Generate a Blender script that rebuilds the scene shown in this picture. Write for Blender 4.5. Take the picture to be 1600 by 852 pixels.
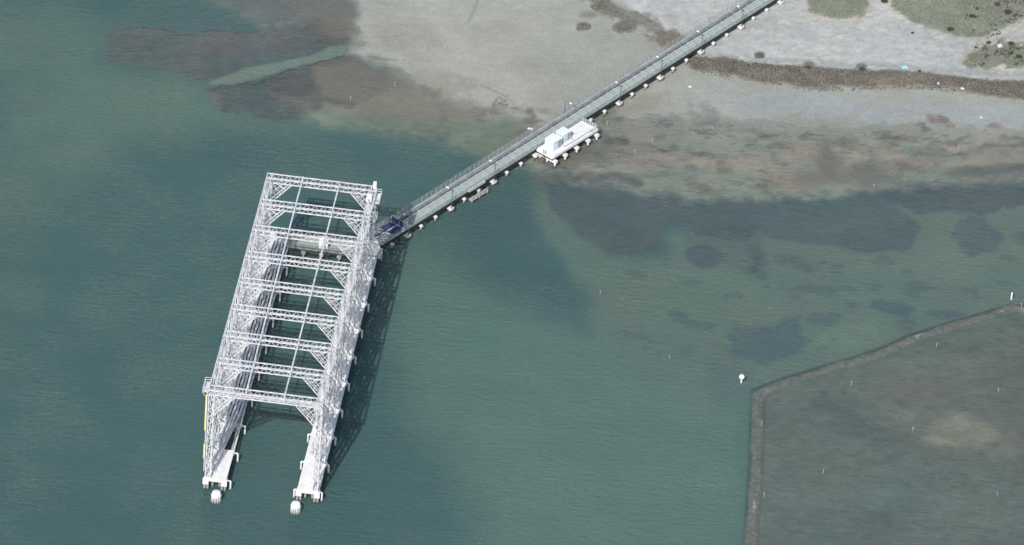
import bpy, math, random
import numpy as np
from mathutils import Vector, Matrix

for o in list(bpy.data.objects):
    bpy.data.objects.remove(o, do_unlink=True)
scene = bpy.context.scene
COL = scene.collection
random.seed(7)
RNG = np.random.default_rng(11)

# ------------------------------------------------------------------ camera
DIST, PXM, ELEV, ROLL = 1900.0, 6.56, 0.6278, 0.0719      # metres, photo pixels per metre, radians
FPX = PXM * DIST
FW = np.array([0, math.cos(ELEV), -math.sin(ELEV)])
_rt = np.array([1.0, 0, 0]); _up = np.cross(_rt, FW)
CR = math.cos(ROLL) * _rt + math.sin(ROLL) * _up
CU = -math.sin(ROLL) * _rt + math.cos(ROLL) * _up
CPOS = -FW * DIST
cam = bpy.data.cameras.new('camera'); cam_o = bpy.data.objects.new('camera', cam); COL.objects.link(cam_o)
cam.sensor_width = 36.0; cam.lens = 36.0 * FPX / 1600.0
cam.clip_start = 10; cam.clip_end = 12000
cam_o.matrix_world = Matrix(((CR[0], CU[0], -FW[0], CPOS[0]), (CR[1], CU[1], -FW[1], CPOS[1]), (CR[2], CU[2], -FW[2], CPOS[2]), (0, 0, 0, 1)))
scene.camera = cam_o

# ------------------------------------------------------------------ sky and sun
SUN_EL = math.radians(41.5)
SUN_TO = Vector((-0.283, -0.959, 0)).normalized() * math.cos(SUN_EL) + Vector((0, 0, math.sin(SUN_EL)))
world = bpy.data.worlds.new('World'); scene.world = world; world.use_nodes = True
nt = world.node_tree
bg = nt.nodes['Background']; sky = nt.nodes.new('ShaderNodeTexSky')
sky.sky_type = 'NISHITA'; sky.sun_disc = False
sky.sun_elevation = SUN_EL; sky.sun_rotation = math.radians(196.4); sky.air_density = 1.0; sky.dust_density = 1.5
bg.inputs['Strength'].default_value = 0.125
nt.links.new(sky.outputs[0], bg.inputs['Color'])
sun = bpy.data.lights.new('sun', 'SUN'); sun.energy = 4.3; sun.angle = math.radians(0.5); sun.color = (1.0, 0.96, 0.9)
sun_o = bpy.data.objects.new('sun', sun); COL.objects.link(sun_o)
sun_o.rotation_euler = (-SUN_TO).to_track_quat('-Z', 'Y').to_euler(); sun_o.location = (0, 0, 300)
scene.view_settings.view_transform = 'Standard'; scene.view_settings.look = 'None'
scene.view_settings.exposure = 0.0; scene.view_settings.gamma = 1.0
scene.view_settings.use_curve_mapping = False
scene.render.engine = 'CYCLES'
scene.cycles.transparent_max_bounces = 16

# ------------------------------------------------------------------ layout helpers
def proj(P):
    d = P - CPOS; z = d @ FW
    return 800 + FPX * (d @ CR) / z, 426 - FPX * (d @ CU) / z
def gnd(x, y, z=0.0):
    """place on the level plane z that the photo shows at pixel x, y"""
    d = FW * FPX + CR * (x - 800) + CU * (426 - y)
    return CPOS + d * ((z - CPOS[2]) / d[2])

def lin(c):
    c = np.asarray(c, float) / 255.0
    return np.where(c <= 0.04045, c / 12.92, ((c + 0.055) / 1.055) ** 2.4)

# ------------------------------------------------------------------ materials
def mat(name, col, rough=0.7, var=0.12, scale=1.5, bump=0.0, metal=0.0, col2=None, detail=6, stretch=None):
    m = bpy.data.materials.new(name); m.use_nodes = True
    n = m.node_tree.nodes; l = m.node_tree.links
    b = n['Principled BSDF']; b.inputs['Roughness'].default_value = rough; b.inputs['Metallic'].default_value = metal
    tc = n.new('ShaderNodeTexCoord'); mp = n.new('ShaderNodeMapping'); no = n.new('ShaderNodeTexNoise')
    if stretch: mp.inputs['Scale'].default_value = stretch
    no.inputs['Scale'].default_value = scale; no.inputs['Detail'].default_value = detail; no.inputs['Roughness'].default_value = 0.65
    l.new(tc.outputs['Object'], mp.inputs[0]); l.new(mp.outputs[0], no.inputs['Vector'])
    r = n.new('ShaderNodeValToRGB')
    c = np.array(col[:3], float); c2 = np.array(col2[:3], float) if col2 is not None else c * (1 - var * 2.2)
    r.color_ramp.elements[0].position = 0.36; r.color_ramp.elements[1].position = 0.62
    r.color_ramp.elements[0].color = (*np.clip(c2, 0, 1), 1); r.color_ramp.elements[1].color = (*np.clip(c, 0, 1), 1)
    l.new(no.outputs[0], r.inputs[0]); l.new(r.outputs[0], b.inputs['Base Color'])
    if bump:
        bm = n.new('ShaderNodeBump'); bm.inputs['Strength'].default_value = bump; bm.inputs['Distance'].default_value = 0.05
        l.new(no.outputs[0], bm.inputs['Height']); l.new(bm.outputs[0], b.inputs['Normal'])
    return m
M = {}
M['white'] = mat('white_paint', (0.82, 0.83, 0.83), 0.55, 0.10, 0.9)
M['white_steel'] = mat('white_steel', (0.75, 0.76, 0.79), 0.55, 0.10, 0.8, col2=(0.46, 0.45, 0.46), detail=9)
M['cable_white'] = mat('cable_sheath', (0.80, 0.80, 0.80), 0.6, 0.22, 1.2)
M['white_conc'] = mat('whitewashed_concrete', (0.80, 0.80, 0.78), 0.8, 0.08, 0.7, 0.2)
M['road'] = mat('trestle_roadway', (0.41, 0.49, 0.45), 0.85, 0.17, 0.5, 0.2, stretch=(1, 0.5, 1))
M['road_dark'] = mat('trestle_side_strip', (0.31, 0.34, 0.35), 0.85, 0.12, 0.8)
M['pipe'] = mat('grey_pipe', (0.34, 0.37, 0.39), 0.5, 0.15, 0.5)
M['pipe_dark'] = mat('dark_pipe', (0.16, 0.18, 0.21), 0.5, 0.15, 0.5)
M['pipe_light'] = mat('light_pipe', (0.48, 0.50, 0.50), 0.5, 0.15, 0.5)
M['curb'] = mat('pale_curb', (0.55, 0.58, 0.55), 0.8, 0.12, 1.0)
M['rail'] = mat('grey_rail', (0.40, 0.42, 0.43), 0.5, 0.12, 1.0)
M['dark_metal'] = mat('dark_metal', (0.07, 0.08, 0.09), 0.5, 0.1, 1.0)
M['girder_black'] = mat('black_girder', (0.025, 0.027, 0.03), 0.8, 0.1, 1.0)  # near black, for the girders under the deck edges
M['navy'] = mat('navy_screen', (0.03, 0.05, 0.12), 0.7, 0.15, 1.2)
M['pile'] = mat('weathered_pile', (0.50, 0.49, 0.46), 0.8, 0.20, 1.0, 0.3)
M['pile_wet'] = mat('tarred_pile', (0.10, 0.10, 0.09), 0.7, 0.2, 1.0)
M['walk'] = mat('walkway_deck', (0.35, 0.40, 0.36), 0.85, 0.10, 0.6, stretch=(0.3, 1, 1))
M['hut'] = mat('pale_blue_hut_wall', (0.62, 0.72, 0.76), 0.5, 0.05, 0.8)
M['hut_roof'] = mat('white_hut_roof', (0.80, 0.83, 0.85), 0.5, 0.05, 0.8)
M['hut_door'] = mat('grey_blue_door', (0.28, 0.34, 0.38), 0.5, 0.1, 0.8)
M['yellow'] = mat('yellow_paint', (0.72, 0.68, 0.18), 0.5, 0.12, 1.0)
M['tan'] = mat('tan_canvas', (0.50, 0.38, 0.24), 0.8, 0.2, 1.5)
M['stone'] = mat('silted_stone', (0.34, 0.32, 0.285), 0.95, 0.25, 0.7, 0.4, col2=(0.15, 0.145, 0.13), detail=8)
M['stone_brown'] = mat('brown_stone', (0.24, 0.19, 0.15), 0.9, 0.25, 0.9, 0.5)
M['stake'] = mat('pale_stake', (0.55, 0.55, 0.50), 0.7, 0.15, 2.0)
M['turquoise'] = mat('turquoise_tarp', (0.36, 0.60, 0.66), 0.6, 0.15, 1.5)
M['marsh'] = mat('marsh_grass', (0.225, 0.215, 0.195), 0.9, 0.25, 0.25, col2=(0.15, 0.145, 0.13))
M['marsh_pale'] = mat('dry_marsh_grass', (0.30, 0.26, 0.20), 0.9, 0.2, 0.4)
M['scrub'] = mat('grey_green_scrub', (0.25, 0.28, 0.22), 0.9, 0.2, 0.3, col2=(0.18, 0.20, 0.16))
M['shrub'] = mat('dark_shrub_leaf', (0.07, 0.09, 0.055), 0.8, 0.25, 1.0)
M['bark'] = mat('shrub_stem', (0.12, 0.09, 0.06), 0.9, 0.2, 2.0)

def tide_band(m, top):
    """dark weed and wet timber up to the high water line"""
    n = m.node_tree.nodes; l = m.node_tree.links; b = n['Principled BSDF']; src = b.inputs['Base Color'].links[0].from_socket
    geo = n.new('ShaderNodeNewGeometry'); sp = n.new('ShaderNodeSeparateXYZ'); l.new(geo.outputs['Position'], sp.inputs[0])
    mr = n.new('ShaderNodeMapRange'); mr.inputs['From Min'].default_value = top - .2; mr.inputs['From Max'].default_value = top + .2; l.new(sp.outputs['Z'], mr.inputs[0])
    mx = n.new('ShaderNodeMix'); mx.data_type = 'RGBA'; l.new(mr.outputs[0], mx.inputs[0]); mx.inputs[6].default_value = (.07, .075, .06, 1); l.new(src, mx.inputs[7]); l.new(mx.outputs[2], b.inputs['Base Color'])
tide_band(M['pile'], .5); tide_band(M['white'], .35)

# ------------------------------------------------------------------ mesh helpers
class MB:
    def __init__(self): self.v = []; self.f = []
    def beam(self, a, b, w, h=None, upv=(0, 0, 1)):
        a = Vector(a); b = Vector(b); h = w if h is None else h
        d = (b - a)
        if d.length < 1e-6: return self
        d.normalize(); up = Vector(upv)
        if abs(d.dot(up)) > 0.98: up = Vector((0, 1, 0)) if abs(d.y) < 0.9 else Vector((1, 0, 0))
        s = d.cross(up).normalized(); t = s.cross(d)
        k = len(self.v)
        for p in (a, b):
            for i, j in ((-1, -1), (1, -1), (1, 1), (-1, 1)):
                self.v.append(tuple(p + s * (w / 2 * i) + t * (h / 2 * j)))
        self.f += [(k, k + 1, k + 2, k + 3), (k + 7, k + 6, k + 5, k + 4)]
        for i in range(4):
            j = (i + 1) % 4
            self.f.append((k + i, k + 4 + i, k + 4 + j, k + j))
        return self
    def box(self, x0, x1, y0, y1, z0, z1):
        k = len(self.v)
        self.v += [(x, y, z) for z in (z0, z1) for x, y in ((x0, y0), (x1, y0), (x1, y1), (x0, y1))]
        self.f += [(k + 3, k + 2, k + 1, k), (k + 4, k + 5, k + 6, k + 7)]
        for i in range(4):
            j = (i + 1) % 4
            self.f.append((k + i, k + j, k + 4 + j, k + 4 + i))
        return self
    def tube(self, pts, r, n=8, cap=True):
        pts = [Vector(p) for p in pts]; m = len(pts)
        rs = r if isinstance(r, (list, tuple)) else [r] * m
        k0 = len(self.v); ref = None
        for i, p in enumerate(pts):
            d = (pts[min(i + 1, m - 1)] - pts[max(i - 1, 0)]).normalized()
            if ref is None: ref = Vector((1, 0, 0)) if abs(d.x) < 0.8 else Vector((0, 1, 0))
            s = (ref - d * ref.dot(d)).normalized(); t = d.cross(s); ref = s
            for q in range(n):
                a = 2 * math.pi * q / n
                self.v.append(tuple(p + s * (rs[i] * math.cos(a)) + t * (rs[i] * math.sin(a))))
        for i in range(m - 1):
            for q in range(n):
                q2 = (q + 1) % n
                self.f.append((k0 + i * n + q, k0 + i * n + q2, k0 + (i + 1) * n + q2, k0 + (i + 1) * n + q))
        if cap:
            self.f.append(tuple(k0 + q for q in reversed(range(n))))
            self.f.append(tuple(k0 + (m - 1) * n + q for q in range(n)))
        return self
    def mesh(self, name, m, smooth=False):
        me = bpy.data.meshes.new(name); me.from_pydata(self.v, [], self.f); me.update()
        if smooth:
            me.polygons.foreach_set('use_smooth', [True] * len(me.polygons))
        me.materials.append(M[m] if isinstance(m, str) else m)
        return me
    def build(self, name, m, parent=None, smooth=False):
        return link(name, self.mesh(name, m, smooth), parent)
def link(name, me, parent=None, loc=None, rz=None):
    o = bpy.data.objects.new(name, me); COL.objects.link(o)
    if parent is not None: o.parent = parent
    if loc is not None: o.location = loc
    if rz is not None: o.rotation_euler = (0, 0, rz)
    return o
def tag(o, label=None, cat=None, group=None, kind=None):
    if label: o['label'] = label
    if cat: o['category'] = cat
    if group: o['group'] = group
    if kind: o['kind'] = kind
    return o
def thing(name, label, cat, loc=(0, 0, 0), rz=0.0, group=None):
    o = bpy.data.objects.new(name, None); COL.objects.link(o); o.empty_display_size = 0.5
    o.location = loc; o.rotation_euler = (0, 0, rz)
    return tag(o, label, cat, group)
def copy_tree(o, parent=None):
    c = o.copy(); COL.objects.link(c); c.parent = parent
    for ch in list(o.children): copy_tree(ch, c)
    return c

# ------------------------------------------------------------------ noise and patch maps for the sea floor and the flats
TAB = RNG.random((256, 256))
def vnoise(x, y, seed=0):
    x = x + seed * 37.17; y = y + seed * 71.31
    xi = np.floor(x).astype(int); yi = np.floor(y).astype(int); fx = x - xi; fy = y - yi
    fx = fx * fx * (3 - 2 * fx); fy = fy * fy * (3 - 2 * fy)
    a = TAB[xi & 255, yi & 255]; b = TAB[(xi + 1) & 255, yi & 255]; c = TAB[xi & 255, (yi + 1) & 255]; d = TAB[(xi + 1) & 255, (yi + 1) & 255]
    return (a * (1 - fx) + b * fx) * (1 - fy) + (c * (1 - fx) + d * fx) * fy
def fbm(x, y, seed=0, oct=5, gain=0.55):
    s = 0; a = 1; t = 0
    for k in range(oct):
        s = s + a * vnoise(x * 2 ** k, y * 2 ** k, seed + k * 3); t += a; a *= gain
    return s / t - 0.5
def sdf(px, py, poly):
    d = np.full(px.shape, 1e12); s = np.ones(px.shape)
    n = len(poly)
    for i in range(n):
        ax, ay = poly[i]; bx, by = poly[i - 1]
        ex, ey = bx - ax, by - ay; wx, wy = px - ax, py - ay
        t = np.clip((wx * ex + wy * ey) / (ex * ex + ey * ey + 1e-9), 0, 1)
        d = np.minimum(d, (wx - ex * t) ** 2 + (wy - ey * t) ** 2)
        c1 = py >= ay; c2 = py < by; c3 = ex * wy > ey * wx
        s = np.where((c1 & c2 & c3) | (~c1 & ~c2 & ~c3), -s, s)
    return s * np.sqrt(d)
def pline(px, py, pts):
    d = np.full(px.shape, 1e12)
    for (ax, ay), (bx, by) in zip(pts[:-1], pts[1:]):
        ex, ey = bx - ax, by - ay; wx, wy = px - ax, py - ay
        t = np.clip((wx * ex + wy * ey) / (ex * ex + ey * ey + 1e-9), 0, 1)
        d = np.minimum(d, (wx - ex * t) ** 2 + (wy - ey * t) ** 2)
    return np.sqrt(d)
def smooth(x): x = np.clip(x, 0, 1); return x * x * (3 - 2 * x)

# the rubble mound's course and the vegetation outlines, given where the photo shows them
MOUND = [(1168, 900), (1176, 800), (1181, 720), (1183, 660), (1185, 612), (1235, 594), (1290, 577), (1345, 561), (1385, 547), (1430, 527), (1490, 508), (1540, 494), (1583, 481), (1650, 494)]
MARSH = [(1070, 84), (1110, 92), (1200, 101), (1300, 110), (1400, 113), (1440, 116), (1500, 124), (1660, 129), (1660, 162), (1500, 142), (1400, 136), (1330, 139), (1280, 141), (1200, 128), (1130, 118), (1085, 108)]
MARSH2 = [(905, -10), (950, 0), (985, 18), (1025, 38), (1055, 52), (1078, 66), (1052, 82), (1022, 70), (990, 42), (955, 24), (900, -5)]
GREEN1 = [(1262, -60), (1264, 22), (1295, 32), (1345, 31), (1357, 18), (1364, -60)]
GREEN2 = [(1388, -60), (1392, 14), (1420, 32), (1450, 45), (1490, 58), (1530, 60), (1560, 45), (1600, 30), (1660, 20), (1660, -60), (1500, -40), (1470, 2), (1430, -10)]
GREEN3 = [(1505, 96), (1530, 105), (1570, 105), (1660, 100), (1660, 66), (1560, 70), (1520, 80)]

def E(cx, cy, rx, ry, rot=0.0, n=12):
    c, s = math.cos(rot), math.sin(rot)
    return [(cx + rx * math.cos(t) * c - ry * math.sin(t) * s, cy + rx * math.cos(t) * s + ry * math.sin(t) * c) for t in [2 * math.pi * k / n for k in range(n)]]

# polygon, colour seen (sRGB), wetness (1 deep water .. 0 dry), softness px, warp px, opacity
LAYERS = [
    ([(-60, 30), (60, 20), (160, 40), (165, 100), (330, 135), (480, 170), (480, 205), (330, 200), (240, 220), (170, 250), (110, 300), (70, 330), (40, 340), (-60, 340)], (90, 116, 109), 1, 45, 14, .8),
    ([(-60, 280), (100, 280), (70, 420), (50, 560), (-60, 640)], (80, 106, 103), 1, 45, 14, .5),
    ([(120, 105), (300, 140), (330, 170), (470, 190), (400, 202), (250, 205), (130, 220), (60, 180)], (96, 122, 112), 1, 30, 12, .6),
    ([(-60, 120), (14, 120), (22, 250), (-60, 320)], (72, 106, 108), 1, 20, 10, .7),
    ([(650, 385), (720, 410), (830, 480), (900, 490), (930, 440), (1000, 440), (1200, 420), (1700, 380), (1700, 470), (1180, 610), (1175, 920), (770, 920), (720, 730), (650, 640), (605, 520), (600, 440)], (92, 121, 114), 1, 60, 14, 1),
    ([(900, 430), (1000, 420), (1700, 360), (1700, 490), (1180, 620), (1060, 620), (960, 560)], (98, 117, 111), 1, 40, 14, .8),
    ([(640, 560), (760, 560), (900, 640), (1050, 700), (1120, 920), (830, 920), (760, 740), (660, 660)], (94, 121, 114), 1, 60, 25, .5),
    ([(700, 300), (830, 300), (860, 380), (915, 440), (915, 520), (800, 470), (700, 400)], (71, 100, 105), 1, 30, 8, .8),
    ([(838, 285), (870, 310), (900, 360), (960, 400), (1060, 405), (1200, 430), (1180, 500), (1000, 500), (950, 470), (905, 440), (862, 385), (838, 330)], (100, 121, 112), .95, 16, 8, .85),
    ([(1040, 362), (1240, 350), (1430, 315), (1700, 300), (1700, 420), (1040, 430)], (103, 121, 113), .95, 14, 8, .8),
    ([(850, 283), (900, 280), (1000, 295), (1040, 308), (1052, 348), (1030, 385), (985, 398), (945, 393), (910, 372), (880, 340), (858, 315)], (85, 100, 104), .9, 3.5, 9, .95),
    ([(1000, 297), (1180, 310), (1194, 345), (1172, 374), (1120, 374), (1080, 366), (1052, 338)], (85, 101, 104), .9, 4, 10, .9),
    ([(1180, 310), (1330, 298), (1390, 308), (1412, 330), (1438, 358), (1425, 386), (1380, 396), (1330, 393), (1290, 385), (1220, 373), (1185, 360)], (84, 101, 105), .9, 3.5, 9, .92),
    ([(1320, 294), (1420, 285), (1700, 262), (1700, 312), (1590, 324), (1530, 337), (1470, 331), (1430, 334), (1390, 318)], (80, 94, 100), .9, 3, 9, .95),
    ([(1065, 350), (1190, 352), (1205, 400), (1180, 436), (1150, 420), (1120, 415), (1080, 405)], (84, 102, 106), .85, 10, 8, .6),
    (E(1102, 402, 30, 18, .2), (82, 100, 105), .9, 3.5, 11, .95),
    (E(1185, 420, 16, 22, -.5), (82, 102, 106), .85, 6, 5, .6),
    (E(1532, 368, 42, 30, .3), (84, 101, 106), .9, 3.5, 12, .95), (E(1600, 370, 16, 12), (84, 101, 106), .85, 5, 5, .8),
    (E(992, 428, 20, 6, .15), (84, 104, 105), .9, 5, 4, .7), (E(1240, 408, 28, 11, .25), (84, 103, 106), .9, 5, 5, .7),
    (E(1082, 440, 16, 5), (84, 106, 107), .9, 5, 4, .6), (E(1290, 457, 16, 8, .5), (82, 102, 106), .9, 5, 4, .6),
    ([(1140, 515), (1200, 505), (1250, 498), (1262, 530), (1230, 560), (1180, 570), (1145, 560)], (80, 102, 107), .92, 6, 12, .9),
    ([(1110, 560), (1175, 575), (1180, 615), (1120, 640), (1095, 600)], (82, 108, 110), .95, 14, 8, .6),
    (E(1392, 480, 36, 11, .25), (80, 101, 108), .9, 4, 6, .95), (E(1480, 490, 34, 7, .05), (82, 102, 107), .9, 5, 5, .95), (E(1285, 500, 26, 9), (81, 103, 109), .9, 6, 5, .7),
    (E(1418, 424, 9, 5), (84, 102, 104), .9, 4, 3, .7), (E(1368, 450, 9, 5), (84, 102, 104), .9, 4, 3, .7), (E(1438, 451, 9, 3), (84, 102, 104), .9, 4, 3, .7), (E(985, 525, 12, 6), (84, 108, 107), .9, 5, 3, .5), (E(1075, 550, 14, 8), (82, 108, 108), .9, 5, 3, .5),
    (E(1330, 524, 62, 19, -.15), (106, 129, 117), .85, 16, 8, .8),
    (E(1415, 507, 18, 12), (94, 106, 106), .85, 4, 4, .8),
    # inside the mound
    ([(1187, 616), (1290, 581), (1385, 551), (1490, 514), (1700, 470), (1700, 920), (1170, 920)], (99, 112, 108), .85, 6, 4, 1),
    ([(1380, 600), (1500, 560), (1700, 540), (1700, 730), (1500, 720), (1390, 680)], (106, 111, 105), .8, 40, 20, .7),
    ([(1230, 740), (1400, 720), (1700, 760), (1700, 920), (1200, 920)], (98, 113, 110), .88, 40, 20, .7),
    (E(1500, 674, 56, 24, .1), (138, 139, 126), .6, 12, 16, 1), (E(1392, 645, 24, 12, .1), (120, 124, 115), .65, 8, 12, .7), (E(1570, 690, 30, 20), (116, 118, 110), .65, 10, 18, .6),
    (E(1220, 620, 22, 9, .4), (108, 116, 114), .7, 7, 8, .7), (E(1430, 605, 60, 18), (100, 100, 98), .75, 14, 16, .6),
    # flats
    ([(470, -60), (560, -60), (640, 60), (720, 130), (800, 170), (840, 190), (780, 215), (640, 190), (520, 176), (560, 130), (600, 100), (520, 60)], (134, 136, 128), .35, 22, 10, .95),
    ([(470, 172), (560, 162), (700, 178), (800, 192), (880, 180), (880, 230), (830, 262), (790, 258), (740, 240), (690, 225), (600, 210), (500, 197)], (120, 134, 119), .65, 14, 8, .95),
    ([(840, 215), (940, 186), (1000, 200), (1700, 200), (1700, 280), (1400, 292), (1240, 308), (1180, 313), (1010, 302), (900, 287), (845, 275), (815, 245)], (143, 148, 138), .42, 14, 12, 1),
    ([(500, -80), (540, 0), (556, 40), (570, 64), (552, 82), (600, 96), (640, 112), (690, 146), (740, 172), (800, 186), (850, 200), (880, 150), (900, -400), (500, -400)], (172, 173, 167), .05, 14, 18, 1),
    ([(840, 205), (860, 196), (945, 172), (1000, 196), (1250, 202), (1700, 206), (1700, -400), (840, -400)], (170, 172, 166), .05, 30, 14, 1),
    ([(520, 115), (600, 118), (640, 142), (720, 160), (800, 172), (700, 186), (560, 178), (490, 170)], (136, 131, 122), .3, 14, 12, .85),
    ([(1080, 150), (1250, 152), (1700, 168), (1700, 200), (1200, 184)], (166, 172, 174), .04, 14, 10, .9),
    (E(640, 60, 60, 26, .4), (158, 158, 149), .05, 12, 22, .6), (E(690, 128, 60, 22, .3), (152, 150, 141), .06, 12, 22, .7), (E(850, 120, 50, 30, .2), (160, 161, 153), .05, 14, 20, .5), (E(985, 168, 60, 14, -.3), (152, 150, 139), .06, 12, 16, .6), (E(1110, 200, 70, 14, .1), (150, 149, 138), .12, 12, 18, .6), (E(1290, 196, 80, 12, .1), (154, 155, 146), .1, 12, 18, .6),
    # brown silt clouds and weed along the edge of the flats
    (E(1110, 252, 46, 12, .05), (164, 154, 142), .35, 10, 12, .8), (E(1185, 252, 42, 13, .1), (164, 156, 143), .35, 10, 12, .7), (E(1330, 243, 24, 9, .5), (176, 166, 152), .25, 7, 8, .9),
    (E(1413, 248, 34, 8, .2), (178, 167, 150), .25, 6, 7, .95), (E(1255, 238, 34, 14), (162, 154, 144), .3, 9, 12, .8), (E(1470, 228, 40, 9, .05), (166, 158, 146), .3, 8, 8, .8), (E(1560, 248, 50, 14), (150, 146, 134), .35, 10, 12, .8), (E(1550, 215, 30, 8), (162, 156, 146), .3, 8, 8, .7),
    (E(1240, 280, 50, 16, .1), (148, 140, 128), .45, 10, 14, .8), (E(1310, 272, 20, 10), (146, 144, 130), .45, 6, 6, .7), (E(1010, 250, 40, 14, .2), (144, 138, 128), .4, 10, 12, .6),
    (E(1170, 300, 60, 9, .05), (128, 146, 130), .55, 8, 8, .8), (E(1280, 303, 40, 6, -.1), (126, 142, 128), .55, 6, 6, .8), (E(1030, 292, 30, 8), (122, 138, 124), .6, 8, 8, .7), (E(1120, 275, 60, 12), (130, 142, 128), .5, 10, 12, .5),
    (E(1452, 243, 70, 10, -.1), (112, 107, 104), .5, 8, 14, .85), (E(1385, 262, 60, 8, .05), (114, 107, 103), .5, 8, 10, .85), (E(1290, 248, 14, 26, -.5), (120, 116, 112), .5, 8, 10, .8), (E(1320, 276, 70, 14, .05), (112, 110, 107), .6, 12, 14, .7),
    (E(1367, 240, 8, 12), (110, 112, 112), .5, 4, 6, .8), (E(1530, 232, 40, 6, -.2), (118, 112, 108), .4, 5, 10, .8), (E(1600, 222, 34, 6, .15), (116, 110, 106), .4, 5, 8, .8), (E(1560, 270, 90, 10), (98, 100, 102), .65, 9, 12, .8),
    (E(1135, 258, 14, 13, .4), (120, 114, 106), .45, 5, 7, .8), (E(1195, 287, 26, 9, -.1), (126, 128, 116), .5, 5, 6, .8), (E(1100, 292, 24, 7, .3), (104, 106, 104), .6, 5, 8, .8),
    ([(850, 232), (900, 225), (940, 205), (960, 212), (1000, 230), (1040, 232), (1030, 244), (990, 250), (940, 250), (900, 262), (860, 262), (838, 250)], (124, 121, 116), .4, 8, 12, .7),
    ([(944, 206), (975, 216), (1010, 224), (1040, 232), (1050, 240), (1000, 240), (975, 232), (948, 216)], (104, 101, 98), .35, 4, 8, .85),
    (E(900, 238, 40, 14), (110, 107, 104), .5, 10, 12, .7), (E(872, 268, 36, 12, .1), (98, 100, 102), .6, 8, 10, .85), (E(940, 276, 60, 9, .15), (96, 99, 102), .65, 6, 10, .85), (E(990, 278, 16, 7), (94, 98, 100), .6, 4, 6, .8),
    (E(1062, 228, 12, 9), (112, 112, 110), .3, 4, 10, .8), (E(1030, 212, 12, 6), (124, 123, 118), .2, 3, 7, .7), (E(1100, 186, 28, 14, .6), (136, 138, 135), .08, 8, 16, .75), (E(1100, 194, 16, 6), (122, 122, 120), .1, 4, 9, .7), (E(1120, 210, 14, 6), (134, 136, 130), .12, 3, 9, .6),
    (E(1180, 209, 16, 4, .3), (124, 126, 122), .15, 3, 7, .7), (E(1225, 228, 18, 6, .4), (124, 120, 114), .2, 3, 8, .8), (E(1262, 213, 10, 7), (114, 114, 112), .2, 3, 7, .8), (E(1330, 222, 14, 14), (118, 117, 114), .25, 4, 10, .8), (E(1470, 190, 28, 8, .1), (124, 116, 112), .1, 4, 8, .85), (E(1437, 197, 9, 5), (112, 112, 112), .1, 2, 5, .8), (E(1556, 196, 16, 4), (136, 128, 124), .1, 3, 6, .8), (E(1390, 228, 14, 5), (108, 108, 106), .3, 2, 5, .8), (E(1412, 218, 30, 4, -.05), (118, 114, 106), .2, 3, 7, .8), (E(1480, 222, 30, 4, -.15), (116, 112, 108), .2, 3, 7, .8),
    # weed west of the trestle
    (E(676, 145, 18, 7), (124, 120, 112), .2, 4, 8, .8), (E(745, 174, 18, 9), (128, 124, 114), .25, 5, 6, .8), (E(778, 170, 11, 11), (124, 120, 112), .2, 3, 4, .85),
    (E(820, 180, 18, 9, .3), (116, 114, 110), .15, 5, 8, .85), (E(828, 192, 24, 4), (104, 103, 100), .2, 3, 5, .8), (E(840, 208, 44, 11, -.25), (124, 120, 112), .3, 7, 10, .85), (E(860, 172, 20, 7), (134, 132, 124), .15, 5, 9, .6), (E(660, 196, 30, 9, -.5), (112, 124, 114), .65, 7, 8, .6), (E(600, 182, 50, 9), (118, 124, 114), .6, 9, 8, .7),
    ([(250, -60), (330, 0), (400, 28), (545, 40), (560, 20), (530, -60)], (110, 114, 113), .6, 16, 18, .85), (E(335, 32, 46, 5, .05), (80, 100, 110), .9, 5, 6, .8), (E(500, 20, 50, 30, .5), (122, 118, 114), .4, 14, 18, .7), (E(432, 40, 30, 4, -.15), (134, 140, 134), .5, 4, 5, .8),
    ([(155, 48), (165, 88), (220, 104), (310, 130), (370, 113), (400, 103), (430, 92), (470, 90), (520, 74), (545, 62), (538, 42), (500, 30), (470, 40), (400, 46), (260, 48), (200, 45)], (95, 101, 103), .75, 5, 12, .92),
    ([(280, 55), (420, 48), (480, 30), (540, 40), (545, 60), (510, 74), (460, 86), (330, 88)], (101, 101, 100), .62, 8, 14, .8), (E(525, 40, 22, 20), (126, 119, 112), .35, 12, 12, .6),
    ([(322, 138), (370, 126), (405, 126), (430, 113), (470, 101), (520, 89), (560, 87), (585, 105), (612, 128), (590, 150), (540, 165), (505, 160), (480, 186), (420, 190), (350, 172), (325, 155)], (99, 102, 100), .65, 3, 12, .95),
    ([(326, 140), (370, 130), (410, 134), (440, 160), (500, 178), (440, 190), (350, 170)], (82, 97, 101), .8, 5, 11, .85), ([(405, 125), (440, 110), (490, 100), (500, 140), (470, 158), (420, 140)], (90, 90, 92), .6, 5, 15, .85),
    ([(490, 100), (560, 90), (600, 115), (640, 142), (580, 152), (520, 150), (495, 130)], (124, 119, 111), .35, 8, 16, .85), (E(455, 152, 26, 6, .4), (120, 118, 112), .5, 5, 8, .7),
    ([(322, 132), (345, 120), (400, 104), (470, 90), (522, 72), (550, 70), (542, 87), (475, 102), (412, 121), (360, 132)], (117, 134, 126), .92, 3, 7, .97),
    (E(508, 180, 30, 8), (124, 138, 124), .65, 6, 7, .8),
    # dry land
    ([(955, -400), (965, 0), (1060, 62), (1100, 88), (1300, 105), (1500, 118), (1700, 124), (1700, -400)], (187, 190, 191), 0, 7, 6, 1),
    ([(1090, 86), (1300, 97), (1500, 108), (1700, 118), (1700, 126), (1500, 122), (1300, 108), (1100, 94)], (168, 172, 171), 0, 4, 4, .9),
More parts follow.
